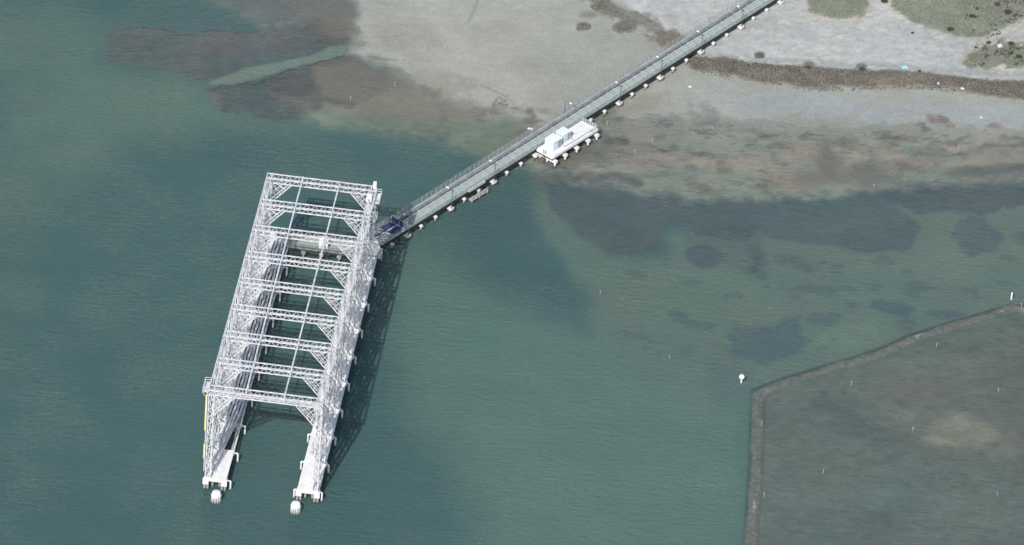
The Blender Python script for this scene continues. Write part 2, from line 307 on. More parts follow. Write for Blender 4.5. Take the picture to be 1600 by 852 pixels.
    ([(1256, -60), (1257, 26), (1265, 38), (1345, 39), (1364, 24), (1372, -60)], (190, 184, 173), 0, 4, 4, .8), ([(1374, -60), (1384, 16), (1420, 40), (1480, 60), (1530, 66), (1620, 48), (1700, 40), (1700, -60)], (190, 184, 174), 0, 4, 6, .8), ([(1490, 96), (1530, 110), (1700, 106), (1700, 60), (1550, 64), (1510, 80)], (180, 175, 166), 0, 5, 8, .8),
    (GREEN1, (139, 146, 133), 0, 3, 8, 1), (GREEN2, (140, 146, 133), 0, 3, 10, 1), (GREEN3, (134, 135, 124), 0, 4, 14, .9), (E(1540, 20, 40, 16, .3), (128, 130, 119), 0, 8, 22, .7), (E(1490, 40, 50, 12, .4), (132, 138, 124), 0, 8, 18, .7), (E(1580, 15, 30, 18, .6), (134, 128, 124), 0, 8, 14, .8), (E(1450, -2, 40, 8), (176, 170, 158), 0, 5, 8, .7),
    (MARSH, (118, 113, 104), 0, 2.5, 7, 1), (MARSH2, (132, 131, 123), 0, 5, 12, .9),
    ([(1360, 126), (1400, 120), (1450, 128), (1440, 142), (1370, 142)], (150, 141, 128), 0, 6, 9, .7),
    (E(913, 41, 11, 6), (112, 113, 106), 0, 3, 8, .9), (E(975, 43, 19, 9), (116, 117, 110), 0, 4, 12, .9), (E(940, 9, 18, 9), (124, 122, 114), 0, 4, 6, .8), (E(915, 22, 14, 6), (132, 128, 119), 0, 4, 6, .7), (E(1036, 72, 9, 5), (134, 124, 116), 0, 3, 4, .8), (E(1187, 88, 8, 4), (120, 120, 116), 0, 3, 3, .9), (E(1050, 30, 16, 8), (176, 170, 164), 0, 4, 6, .6), (E(1262, 103, 9, 5), (122, 120, 114), 0, 2, 3, .9), (E(1347, 106, 10, 5), (118, 116, 110), 0, 2, 3, .9),
]
LINES = [([(768, 178), (770, 162), (778, 153), (788, 157), (793, 168)], (100, 98, 94), 1.3, .8), ([(752, 132), (765, 139), (790, 152), (806, 162)], (128, 126, 120), 1.2, .7), ([(747, -5), (742, 18), (734, 35)], (130, 136, 146), 2.2, .6), ([(560, 60), (600, 58), (635, 56)], (138, 141, 137), 1.1, .6),
         ([(940, 186), (965, 184), (980, 192), (1000, 200)], (126, 124, 118), 1.4, .6), ([(575, 87), (600, 92), (620, 96)], (122, 120, 114), 1.6, .6), ([(1045, 242), (1080, 238), (1115, 240)], (118, 114, 108), 1.6, .6), ([(1145, 244), (1165, 239), (1185, 241)], (116, 114, 106), 1.3, .6), ([(1205, 272), (1207, 285)], (120, 122, 112), 1.3, .6)]

GAIN = np.array([1.27, 1.27, 1.33])     # light falling on level ground, used to turn seen colours into surface colours
def axis(lo, hi, step, far):
    inner = np.arange(lo, hi + step, step); out = []; d = step; p = inner[-1]; q = inner[0]; a = []; b = []
    while p < far:
        d *= 1.35; p += d; q -= d; a.append(p); b.append(q)
    return np.array(b[::-1] + list(inner) + a)
GX = axis(-140, 136, 0.55, 2500); GY = axis(-126, 146, 0.55, 2500)
XX, YY = np.meshgrid(GX, GY, indexing='ij'); NX, NY = XX.shape
P = np.stack([XX.ravel(), YY.ravel(), np.zeros(XX.size)], 1)
PX, PY = proj(P)
behind = ((P - CPOS) @ FW) < 50
PX = np.where(behind, 800, PX); PY = np.where(behind, 900, PY)
PX = np.clip(PX, -40, 1650); PY = np.clip(PY, -50, 900)
wx, wy = P[:, 0], P[:, 1]
WN = [(fbm(wx / 9, wy / 9, 1, 5), fbm(wx / 9, wy / 9, 9, 5)), (fbm(wx / 4, wy / 6, 21, 5, .6), fbm(wx / 4, wy / 6, 33, 5, .6))]
NB = fbm(wx / 2.6, wy / 1.5, 101, 5, .68)
T = np.tile(lin((72, 103, 105)), (P.shape[0], 1)); WET = np.ones(P.shape[0])
def blend(col, wet, a):
    global T, WET
    T = T * (1 - a[:, None]) + lin(col) * a[:, None]; WET = WET * (1 - a) + wet * a
for i, (poly, col, wet, soft, warp, op) in enumerate(LAYERS):
    k = i % 2; xs = [p[0] for p in poly]; ys = [p[1] for p in poly]; mg = soft * 1.5 + warp * 1.6
    sel = (PX > min(xs) - mg) & (PX < max(xs) + mg) & (PY > min(ys) - mg) & (PY < max(ys) + mg)
    small = soft <= 8 and warp >= 4 and .05 < wet < .9 and len(poly) == 12
    if small: k = 1; warp = warp * 1.5
    d = sdf(PX[sel] + WN[k][0][sel] * warp * 3.4, PY[sel] + WN[k][1][sel] * warp * 2.2, poly)
    a = np.zeros(P.shape[0]); a[sel] = smooth(0.5 - d / (2 * soft)) * op
    if .3 < wet < .9 and warp >= 7 and not small: a[sel] *= .6 + .4 * smooth((NB[sel] + WN[0][0][sel] * .8 + .16) / .16)
    if small: a[sel] *= .3 + .7 * smooth((NB[sel] + .12 + .01 * (i % 7)) / .14)
    blend(col, wet, a)
for pts, col, wd, op in LINES:
    d = pline(PX + WN[1][0] * 8, PY + WN[1][1] * 5, pts)
    a = smooth(1.3 - d / wd) * op; blend(col, np.minimum(WET, .5), a)
dm = pline(wx, wy, [tuple(gnd(x, y)[:2]) for x, y in MOUND])
MOUNDNESS = smooth(1.8 - dm / 1.25)
# mottling of mud, weed and shell sand
n_f = fbm(wx / 2.2, wy / 1.5, 41, 5, .65); n_m = fbm(wx / 14, wy / 9, 51, 5); n_s = fbm(wx / 34, wy / 5, 111, 4); n_g = fbm(wx / 1.1, wy / 1.1, 61, 4, .7)
flat = smooth((0.75 - WET) / .5); mid = smooth((WET - .5) / .15) * smooth((.95 - WET) / .1)
T *= (1 + flat * (0.26 * n_m + 0.26 * n_f) + (1 - flat) * (0.11 * n_m + .05 * n_f + .09 * n_s) + mid * (.34 * n_m + .55 * n_f))[:, None]
weed = smooth((fbm(wx / 5, wy / 2.6, 71, 6, .68) - .10) / .09) * smooth((PY - 150) / 50) * smooth((WET - .06) / .15) * smooth((.7 - WET) / .2)
T = T * (1 - .55 * weed[:, None]) + lin((90, 88, 85)) * .55 * weed[:, None]
bits = smooth((fbm(wx / 7, wy / 4.5, 131, 5, .6) - .13) / .05) * smooth((PX - 930) / 60) * smooth((PY - 385) / 20) * smooth((590 - PY) / 60) * (WET > .88) * smooth((PX + PY * 1.1 - 1430) / 80)
T = T * (1 - .6 * bits[:, None]) + lin((80, 100, 104)) * .6 * bits[:, None]
silt = smooth((fbm(wx / 9, wy / 5, 81, 5, .6) - .03) / .12) * smooth((WET - .2) / .15) * smooth((.6 - WET) / .15) * smooth((PX - 850) / 60)
T = T * (1 - .6 * silt[:, None]) + lin((158, 153, 143)) * .6 * silt[:, None]
land = smooth((0.03 - WET) / .03) * smooth((PX - 960) / 60)
T *= (1 + land * 0.5 * n_g)[:, None]
shell = smooth((fbm(wx / 5, wy / 1.6, 91, 5, .7) - .07) / .09) * land * smooth((PX - 1080) / 40) * smooth((178 - PY) / 10) * (T[:, 0] > .38)
T = T * (1 - .75 * shell[:, None]) + lin((212, 209, 200)) * .75 * shell[:, None]
T = np.clip(T / GAIN, .004, .85)
Z = 0.12 - 1.2 * WET ** 1.5 + .03 * n_m + land * (.25 + .5 * smooth((110 - PY) / 120) + .10 * n_m + .05 * n_f)
OPA = np.clip(1.2 * WET ** 1.7, 0, 1); OPA = np.where(MOUNDNESS > 0, OPA * (1 - .58 * MOUNDNESS), OPA)
generic = lin((86, 114, 111)) / GAIN
wf = .75 + .25 * WET[:, None]; WCOL = generic * (1 - wf) + T * wf
tr = np.maximum(1 - np.where(Z > 0, 0, OPA), .12)[:, None]; OPB = np.where(Z > 0, 0, OPA)
BOT = np.clip((T - OPB[:, None] * WCOL) / tr ** 2, .03, .55)

Z = np.where(MOUNDNESS > .01, np.minimum(Z, -.7), Z)

BOT = np.where(MOUNDNESS[:, None] > .01, np.array([.12, .12, .115]), BOT)

def sheet(name, z, attrs, material):
    V = np.stack([XX.ravel(), YY.ravel(), z], 1)
    idx = np.arange(NX * NY).reshape(NX, NY)
    F = np.stack([idx[:-1, :-1], idx[1:, :-1], idx[1:, 1:], idx[:-1, 1:]], -1).reshape(-1, 4)
    me = bpy.data.meshes.new(name)
    me.vertices.add(len(V)); me.vertices.foreach_set('co', V.ravel())
    me.loops.add(F.size); me.loops.foreach_set('vertex_index', F.ravel().astype(np.int32))
    me.polygons.add(len(F)); me.polygons.foreach_set('loop_start', np.arange(0, F.size, 4, dtype=np.int32))
    me.polygons.foreach_set('use_smooth', np.ones(len(F), bool))
    me.update(calc_edges=True)
    for an, arr in attrs.items():
        if arr.ndim == 2:
            at = me.attributes.new(an, 'FLOAT_COLOR', 'POINT'); at.data.foreach_set('color', np.concatenate([arr, np.ones((len(arr), 1))], 1).astype(np.float32).ravel())
        else:
            at = me.attributes.new(an, 'FLOAT', 'POINT'); at.data.foreach_set('value', arr.astype(np.float32))
    me.materials.append(material)
    o = link(name, me); return tag(o, kind='structure')

def ground_material():
    m = bpy.data.materials.new('mud_and_shell_sand'); m.use_nodes = True; n = m.node_tree.nodes; l = m.node_tree.links
    b = n['Principled BSDF']; b.inputs['Roughness'].default_value = .9; b.inputs['Specular IOR Level'].default_value = .15
    at = n.new('ShaderNodeAttribute'); at.attribute_name = 'ground_colour'
    tc = n.new('ShaderNodeTexCoord'); no = n.new('ShaderNodeTexNoise'); no.inputs['Scale'].default_value = 2.2; no.inputs['Detail'].default_value = 5; no.inputs['Roughness'].default_value = .7
    l.new(tc.outputs['Object'], no.inputs['Vector'])
    mr = n.new('ShaderNodeMapRange'); mr.inputs['From Min'].default_value = .3; mr.inputs['From Max'].default_value = .7; mr.inputs['To Min'].default_value = .80; mr.inputs['To Max'].default_value = 1.18
    l.new(no.outputs[0], mr.inputs[0])
    mx = n.new('ShaderNodeVectorMath'); mx.operation = 'SCALE'; l.new(at.outputs['Color'], mx.inputs[0]); l.new(mr.outputs[0], mx.inputs['Scale'])
    l.new(mx.outputs[0], b.inputs['Base Color'])
    bp = n.new('ShaderNodeBump'); bp.inputs['Strength'].default_value = .35; bp.inputs['Distance'].default_value = .12
    l.new(no.outputs[0], bp.inputs['Height']); l.new(bp.outputs[0], b.inputs['Normal'])
    return m
def water_material():
    m = bpy.data.materials.new('bay_water'); m.use_nodes = True; n = m.node_tree.nodes; l = m.node_tree.links
    n.remove(n['Principled BSDF']); out = n['Material Output']
    at = n.new('ShaderNodeAttribute'); at.attribute_name = 'water_colour'
    op = n.new('ShaderNodeAttribute'); op.attribute_name = 'turbidity'
    tc = n.new('ShaderNodeTexCoord'); mp = n.new('ShaderNodeMapping'); mp.inputs['Rotation'].default_value = (0, 0, math.radians(6)); mp.inputs['Scale'].default_value = (.42, 1.0, 1)
    l.new(tc.outputs['Object'], mp.inputs[0])
    n1 = n.new('ShaderNodeTexNoise'); n1.inputs['Scale'].default_value = .95; n1.inputs['Detail'].default_value = 4; n1.inputs['Roughness'].default_value = .62; n1.inputs['Distortion'].default_value = .5
    l.new(mp.outputs[0], n1.inputs['Vector'])
    n2 = n.new('ShaderNodeTexNoise'); n2.inputs['Scale'].default_value = .05; n2.inputs['Detail'].default_value = 3
    l.new(tc.outputs['Object'], n2.inputs['Vector'])
    st = n.new('ShaderNodeMapRange'); st.inputs['From Min'].default_value = .3; st.inputs['From Max'].default_value = .7; st.inputs['To Min'].default_value = .35; st.inputs['To Max'].default_value = .85
    l.new(n2.outputs[0], st.inputs[0])
    bp = n.new('ShaderNodeBump'); bp.inputs['Distance'].default_value = 1.25
    l.new(st.outputs[0], bp.inputs['Strength']); l.new(n1.outputs[0], bp.inputs['Height'])
    di = n.new('ShaderNodeBsdfDiffuse'); l.new(at.outputs['Color'], di.inputs['Color']); l.new(bp.outputs[0], di.inputs['Normal'])
    tr = n.new('ShaderNodeBsdfTransparent'); mx = n.new('ShaderNodeMixShader'); l.new(op.outputs['Fac'], mx.inputs[0]); l.new(tr.outputs[0], mx.inputs[1]); l.new(di.outputs[0], mx.inputs[2])
    gl = n.new('ShaderNodeBsdfGlossy'); gl.inputs['Roughness'].default_value = .12; l.new(bp.outputs[0], gl.inputs['Normal'])
    # Schlick reflectance of a water surface, the same from above and below
    geo = n.new('ShaderNodeNewGeometry'); dt = n.new('ShaderNodeVectorMath'); dt.operation = 'DOT_PRODUCT'; l.new(bp.outputs[0], dt.inputs[0]); l.new(geo.outputs['Incoming'], dt.inputs[1])
    def mth(op, a, b):
        q = n.new('ShaderNodeMath'); q.operation = op
        for k, v in enumerate((a, b)):
            if isinstance(v, (int, float)): q.inputs[k].default_value = v
            elif v is not None: l.new(v, q.inputs[k])
        return q.outputs[0]
    fz = mth('ADD', mth('MULTIPLY', mth('POWER', mth('SUBTRACT', 1.0, mth('MINIMUM', mth('ABSOLUTE', dt.outputs['Value'], None), 1.0)), 5.0), .98), .02)
    m2 = n.new('ShaderNodeMixShader'); l.new(fz, m2.inputs[0]); l.new(mx.outputs[0], m2.inputs[1]); l.new(gl.outputs[0], m2.inputs[2])
    l.new(m2.outputs[0], out.inputs['Surface'])
    return m
sheet('ground', Z, {'ground_colour': BOT}, ground_material())
sheet('water', np.zeros_like(Z), {'water_colour': WCOL, 'turbidity': OPA}, water_material())

# ------------------------------------------------------------------ the white cable frame over the slip
YAW = -0.0877
O = (-66.65, -91.6, 0.0)
W, L = 26.2, 84.7
NF = 9; PITCH = L / (NF - 1)
ZD, ZT, TH = 3.0, 28.2, 1.3            # pier deck, frame top, truss depth
CW, V0, V1 = 1.4, -.8, 1.2             # column width, frame extent along the slip
frame = thing('lattice_gantry', 'tall white steel lattice frame straddling the boat slip on two piers', 'gantry', O, YAW)

def zigzag(mb, a0, a1, b0, b1, n, w, both=False):
    a0, a1, b0, b1 = map(Vector, (a0, a1, b0, b1))
    for i in range(n):
        p, q = (a0.lerp(a1, i / n), b0.lerp(b1, (i + .5) / n)); r = a0.lerp(a1, (i + 1) / n)
        mb.beam(p, q, w); mb.beam(q, r, w)
CH, LC = .22, .11
# roof truss: lacing with four chords
mb = MB(); zl, zh = ZT - TH, ZT - .12
for (ya, za, yb, zb) in ((V0, zh, V1, zh), (V0, zl, V0, zh)):
    zigzag(mb, (.3, ya, za), (W - .3, ya, za), (.3, yb, zb), (W - .3, yb, zb), 13, LC)
lace_me = mb.mesh('roof_truss', 'white_steel')
chord_me = MB().beam((0, 0, 0), (W, 0, 0), CH).mesh('chord', 'white_steel')
# column: lacing with four legs
mb = MB(); zc = ZT - TH - .15
cor = [(.12, V0 + .02), (CW - .12, V0 + .02), (CW - .12, V1 - .02), (.12, V1 - .02)]
for i in range(4):
    a, b = cor[i], cor[(i + 1) % 4]
    zigzag(mb, (*a, ZD + .2), (*a, zc), (*b, ZD + .2), (*b, zc), 11, LC)
mb.box(-.1, CW + .1, V0 - .1, V1 + .1, ZD + .01, ZD + .25)
col_me = mb.mesh('column', 'white_steel')
leg_me = MB().beam((0, 0, ZD + .25), (0, 0, ZT - TH - .12), .19).mesh('leg', 'white_steel')
# knee brace
KX, KZ = 4.7, 5.7
mb = MB()
for y in (V0, V1):
    mb.beam((CW + KX, y, zl - .1), (CW, y, zl - KZ), .18); mb.beam((CW + KX - .9, y, zl - .1), (CW, y, zl - KZ + 1.1), .12)
    mb.beam((CW + KX * .5, y, zl - .1), (CW, y, zl - KZ * .5), .12); mb.beam((CW + .1, y, zl - .1), (CW + KX * .5, y, zl - KZ * .5), .12)
    mb.beam((CW + KX * .25, y, zl - .1), (CW + KX * .75, y, zl - KZ * .25), .12); mb.beam((CW, y, zl - KZ * .25), (CW + KX * .25, y, zl - KZ * .75), .12)
zigzag(mb, (CW + KX, V0, zl - .1), (CW, V0, zl - KZ), (CW + KX, V1, zl - .1), (CW, V1, zl - KZ), 5, .12)
knee_l = mb.mesh('knee_brace', 'white_steel')
mbr = MB(); mbr.v = [(W - x, y, z) for x, y, z in mb.v]; mbr.f = [tuple(reversed(f)) for f in mb.f]
knee_r = mbr.mesh('knee_brace', 'white_steel')
for i in range(NF):
    y = i * PITCH
    t = link('roof_truss', lace_me, frame, (0, y, 0))
    for yy in (V0, V1):
        for zz in (zl, zh): link('chord', chord_me, t, (0, yy, zz))
    for side in (0, 1):
        c = link('column', col_me, frame, (side * (W - CW), y, 0))
        for cx, cy in cor: link('leg', leg_me, c, (cx, cy, 0))
    link('knee_brace', knee_l, frame, (0, y, 0)); link('knee_brace', knee_r, frame, (0, y, 0))
MB().box(.5, W - .5, V0 + .3, V1 - .3, zl + .13, zl + .2).build('truss_walkway', 'white_steel', frame)
for f_ in (.325, .66):
    x = W * f_
    MB().beam((x, V0 - .1, ZT + .12), (x, L + V1, ZT + .12), .32, .2).build('tie_beam', 'white_steel', frame)
for side in (0, 1):
    for x in (.12, CW - .12):
        xx = x + side * (W - CW)
        MB().beam((xx, V0, ZT + .14), (xx, L + V1, ZT + .14), .21).build('eave_beam', 'white_steel', frame)
# bracing, girts and hanging cables of every bay
bl = PITCH - (V1 - V0)
girt_me = MB().beam((0, V1, 0), (0, PITCH + V0, 0), .17).mesh('girt', 'white_steel')
H1 = (ZT - TH - ZD) / 3
brace_a = MB().beam((0, V1, .2), (0, PITCH + V0, H1 - .2), .15).mesh('brace', 'white_steel')
brace_b = MB().beam((.2, V1, H1 - .2), (.2, PITCH + V0, .2), .15).mesh('brace', 'white_steel')
def curtain(seed):
    r = random.Random(seed); mb = MB()
    for k in range(2):
        y = V1 + bl * (k + r.random()) / 2; x = .2 + (CW - .4) * r.random(); rad = .045 + .055 * r.random()
        zt = ZT - .5 - r.random() * 1.2; zb = ZD + .3 + r.random() * 1.5
        n = 7; ph = r.random() * 6
        mb.tube([(x + .10 * math.sin(ph + q * 1.1), y + .16 * math.sin(ph * 2 + q * .9), zt + (zb - zt) * q / n) for q in range(n + 1)], rad, 5, False)
    for k in range(2):
        z = ZD + 6 + k * 10 + r.random() * 2; x = .2 + (CW - .4) * r.random(); sag = .4 + r.random()
        mb.tube([(x, V1 - .8 + (bl + 1.6) * q / 8, z - sag * (1 - (q / 4 - 1) ** 2)) for q in range(9)], .07, 5, False)
    for k in range(2):      # hangers and clamps
        y = V1 + bl * r.random(); z = ZD + 1 + r.random() * (ZT - ZD - 3); x = .2 + (CW - .4) * r.random()
        mb.box(x - .12, x + .12, y - .2, y + .2, z - .25, z + .25)
    return mb.mesh('hanging_cables', 'cable_white', True)
cur = [curtain(s) for s in range(6)]
for side in (0, 1):
    for i in range(NF - 1):
        y = i * PITCH; x0 = side * (W - CW)
        for zz in (ZD + H1, ZD + 2 * H1, ZT - TH):
            for x in (.12, CW - .12): link('girt', girt_me, frame, (x0 + x, y, zz))
        for k in range(3):
            link('brace', brace_a, frame, (x0, y, ZD + k * H1)); link('brace', brace_b, frame, (x0 + CW - .3, y, ZD + k * H1))
        link('hanging_cables', cur[(i * 2 + side * 3) % 6], frame, (x0, y, 0))
# ladder with yellow rails and small platforms at two corners
mb = MB()
for y in (-.9, -.3): mb.beam((-.25, y, ZD + 2), (-.25, y, ZT - 1), .12)
for k in range(42): mb.beam((-.25, -.9, ZD + 2.3 + k * .55), (-.25, -.3, ZD + 2.3 + k * .55), .06)
mb.build('ladder', 'white', frame)
mb = MB(); mb.beam((-.45, -.6, ZD + 13.5), (-.45, -.6, ZD + 23.5), .30); mb.beam((-.45, -.6, ZD + 5.5), (-.45, -.6, ZD + 9.5), .28)
tag(mb.build('hose', 'yellow', frame), 'yellow hose running down the front left column')
def corner_platform(x0, x1, y0, y1, z):
    mb = MB(); mb.box(x0, x1, y0, y1, z, z + .12)
    for x in (x0 + .05, x1 - .05):
        for y in (y0 + .05, (y0 + y1) / 2, y1 - .05): mb.beam((x, y, z + .1), (x, y, z + 1.3), .1)
        for zz in (.7, 1.3): mb.beam((x, y0, z + zz), (x, y1, z + zz), .09)
    for y in (y0 + .05, y1 - .05):
        for zz in (.7, 1.3): mb.beam((x0, y, z + zz), (x1, y, z + zz), .09)
    mb.beam((x0, y0, z), ((x0 + x1) / 2, y0, z - 1.2), .1); mb.beam((x1, y1, z), ((x0 + x1) / 2, y1, z - 1.2), .1)
    return mb.build('corner_platform', 'white_steel', frame)
corner_platform(-1.5, -.05, .2, 4.2, ZT - 1.6); corner_platform(W + .05, W + 1.3, L - 4.6, L - .4, ZT - .9); corner_platform(W + .05, W + 1.1, L - 6.2, L - 4.8, ZT - 4.4)
mb = MB(); mb.beam((W - .5, L + .2, ZT), (W - .5, L + .2, ZT + 1.9), .75, .6); mb.box(W - .75, W - .1, L - .3, L + .55, ZT + 1.2, ZT + 1.45)
mb.build('mast_box', 'white', frame)
MB().box(W - 1.9, W - .6, L - 4.2, L - 2.6, ZT - 1.0, ZT + .4).build('winch_box', 'white', frame)

# ------------------------------------------------------------------ piers under the frame
VEND = 97.4
def pier(x0, x1, left):
    lab = 'left white timber and concrete pier carrying thick cable bundles along its deck' if left else 'right white pier under the tall frame, smooth pale deck at its front end'
    p = thing('pier', lab, 'pier', O, YAW)
    bents = [i * PITCH + .1 for i in range(10)]
    cap = MB().box(x0 - .25, x1 + .25, -.55, .55, ZD - 1.15, ZD - .42).mesh('pile_cap', 'white_conc')
    pil = MB().tube([(0, 0, -5), (0, 0, ZD - 1.14)], .27, 10).mesh('pile', 'pile')
    fen = MB(); fen.tube([(0, 0, -5), (0, 0, ZD - .7), (0, 0, ZD - .5)], [.22, .22, .16], 10)
    fen = fen.mesh('fender_pile', 'white')
    for b, y in enumerate(bents):
        link('pile_cap', cap, p, (0, y, 0))
        for x in (x0 + .4, x0 + (x1 - x0) * .36, x1 - (x1 - x0) * .3, x1 - .4): link('pile', pil, p, (x, y, 0))
        sides = [(x1 + 1.05, 1)] if left else [(x1 + .75, 1), (x0 - .8, -1)]
        for x, s in sides:
            link('fender_pile', fen, p, (x, y - .3, 0))
            MB().box(min(x, x - s * 1.0), max(x, x - s * 1.0), y - .42, y - .2, ZD - .6, ZD - .35).build('fender_arm', 'white', p)
    ys = [-.9] + bents[1:] + [VEND]
    for k, (a, b) in enumerate(zip(ys[:-1], ys[1:])):
        if left and k >= 1:
            MB().box(x0 - .1, x0 + 1.35, a + .02, b - .02, ZD - .4, ZD).build('deck_slab', 'white_conc', p)
        else:
            MB().box(x0 - .1, x1 + .1, a + .02, b - .02, ZD - .4, ZD).build('deck_slab', 'white_conc', p)
        for x in (x0 + .5, x1 - .5): MB().box(x - .2, x + .2, a + .05, b - .05, ZD - .9, ZD - .41).build('stringer', 'pile', p)
    MB().box(x0 - .35, x0 + 1.0, -1.3, -.92, ZD - 1.5, ZD + .15).build('end_block', 'white_conc', p)
    MB().box(x1 - 1.0, x1 + .35, -1.3, -.92, ZD - 1.5, ZD + .15).build('end_block', 'white_conc', p)
    MB().box(x0 + 1.0, x1 - 1.0, -1.2, -.92, ZD - .5, ZD - .02).build('end_beam', 'white_conc', p)
    for x in (x0 + .1, x0 + .8, x1 - .8, x1 - .1): link('pile', pil, p, (x, -1.1, -.2))
    return p
PL = pier(0.0, 4.9, True); PR = pier(W - 4.7, W + .15, False)
MB().box(4.75, 5.05, 6.0, VEND, ZD - .45, ZD - .15).build('edge_beam', 'white_conc', PL)
# cable bundles lying along the piers
def bundle(x_of, y0, y1, z, r, seed, name, mt):
    rr = random.Random(seed); mb = MB(); n = int((y1 - y0) / .45)
    for s in range(4):
        ph = s * math.pi / 2 + rr.random(); pts = []
        for q in range(n + 1):
            y = y0 + (y1 - y0) * q / n; a = ph + y * .55
            w = 1 + .35 * math.sin(y * .6 + seed * 2 + s)
            pts.append((x_of(y) + r * w * math.cos(a), y, z + r * 1.0 * math.sin(a) + .12 * math.sin(y * .59 + seed)))
        mb.tube(pts, r * .72, 6)
    return mb.mesh(name, mt, True)
for k, x in enumerate((1.95, 2.75, 3.55, 4.35)):
    f = lambda y, x=x, k=k: x - (1.1 + .45 * k) * smooth((30 - y) / 29)
    o = link('cable_bundle', bundle(f, 1.2, 93, ZD + .4, .17, k, 'cable_bundle', 'white'), None, O, YAW)
    tag(o, ['outermost of four thick white cable bundles on the left pier, beside the frame columns', 'second thick white cable bundle from the columns on the left pier', 'third thick white cable bundle from the columns on the left pier', 'innermost thick white cable bundle on the left pier, along the slip edge'][k], 'cable', 'cable bundles on the left pier')
for k, x in enumerate((W - 3.6, W - 2.5)):
    o = link('cable_bundle', bundle(lambda y, x=x: x, 12, 93, ZD + .2, .19, k + 5, 'cable_bundle', 'cable_white'), None, O, YAW)
    tag(o, ['thick white cable bundle on the right pier, along the slip side', 'thick white cable bundle on the right pier, close to the columns'][k], 'cable', 'cable bundles on the right pier')

# ------------------------------------------------------------------ pile dolphins in front of the piers
def dolphin(x, y, label):
    d = thing('pile_dolphin', label, 'dolphin', tuple(gnd(x, y, 0)), 0, 'mooring dolphins before the slip')
    n = 11
    for k in range(n):
        a = 2 * math.pi * k / n; ca, sa = math.cos(a), math.sin(a)
        MB().tube([(1.15 * ca, 1.15 * sa, -5), (1.02 * ca, 1.02 * sa, .35)], .25, 8).build('pile', 'pile', d, True)
        MB().tube([(1.02 * ca, 1.02 * sa, .35), (.84 * ca, .84 * sa, 2.35), (.83 * ca, .83 * sa, 2.5)], [.25, .23, .2], 8).build('pile_jacket', 'white', d, True)
    MB().tube([(0, 0, .3), (0, 0, 2.45), (0, 0, 2.5), (0, 0, 2.75), (0, 0, 2.8)], [.86, .84, .98, .98, .85], 10).build('cap', 'white', d, True)
    MB().tube([(0, 0, 1.9), (0, 0, 2.0)], [1.18, 1.18], 18).build('band', 'white_conc', d)
    return d
dolphin(337.5, 784, 'white capped pile dolphin standing in the water before the left pier')
dolphin(461.5, 801, 'white capped pile dolphin standing in the water before the right pier')

# ------------------------------------------------------------------ cross walkway at the back of the slip
wk = thing('cross_walkway', 'grey green walkway on piles crossing the back of the slip between the piers', 'walkway', O, YAW)
WY0, WY1, WZ = 91.9, 95.7, 3.4
xs = [4.5, 8.8, 13.1, 17.4, 21.7, 27.4]
for a, b in zip(xs[:-1], xs[1:]):
    MB().box(a + .02, b - .02, WY0, WY1, WZ - .35, WZ).build('deck_slab', 'walk', wk)
    for y in (WY0 + .3, WY1 - .3): MB().box(a + .05, b - .05, y - .2, y + .2, WZ - .9, WZ - .36).build('stringer', 'pile_wet', wk)
for x in xs[:-1]:
    MB().box(x - .5, x + .5, WY0 - .5, WY1 + .4, WZ - 1.5, WZ - .91).build('pile_cap', 'white_conc', wk)
    for y in (WY0 - .1, WY1 - .2): MB().tube([(x, y, -5), (x, y, WZ - 1.51)], .25, 8).build('pile', 'pile', wk)
mb = MB()
for y in (WY0 + .08, WY1 - .08):
    for x in np.arange(4.6, 26, 1.7): mb.beam((x, y, WZ), (x, y, WZ + 1.1), .07)
    for z in (.4, .75, 1.1): mb.beam((4.6, y, WZ + z), (24.5, y, WZ + z), .06)
mb.build('railing', 'rail', wk)
mb = MB()
for z in (.0, .35): mb.tube([(4.6, WY1 + .5, WZ - .2 + z), (24.5, WY1 + .5, WZ - .2 + z)], .12, 8)
mb.build('pipe_run', 'pipe_light', wk)
Rz = Matrix.Rotation(YAW, 3, 'Z')
def at_frame(x, y, z): return tuple(Vector(O) + Rz @ Vector((x, y, z)))
def shed(name, label, cat, loc, rz, lx, ly, h, wall, roof, group=None):
    s = thing(name, label, cat, loc, rz, group)
    MB().box(-lx / 2, lx / 2, -ly / 2, ly / 2, .1, h).build('wall', wall, s)
    mb = MB(); mb.box(-lx / 2 - .08, lx / 2 + .08, -ly / 2 - .08, ly / 2 + .08, h, h + .12); mb.build('roof', roof, s)
    MB().box(-lx / 2 + .1, lx / 2 - .1, -ly / 2 + .1, ly / 2 - .1, 0, .1).build('skid', 'dark_metal', s)
    return s
s = shed('shed', 'small white shed standing on the walkway across the slip', 'shed', at_frame(13.4, 93.2, WZ), YAW, 2.1, 2.0, 2.3, 'white', 'white')
MB().box(-.45, .45, -1.03, -1.0, .15, 2.0).build('door', 'white_steel', s)
MB().box(-.9, -.6, -.4, .4, 2.43, 2.75).build('vent', 'white', s)

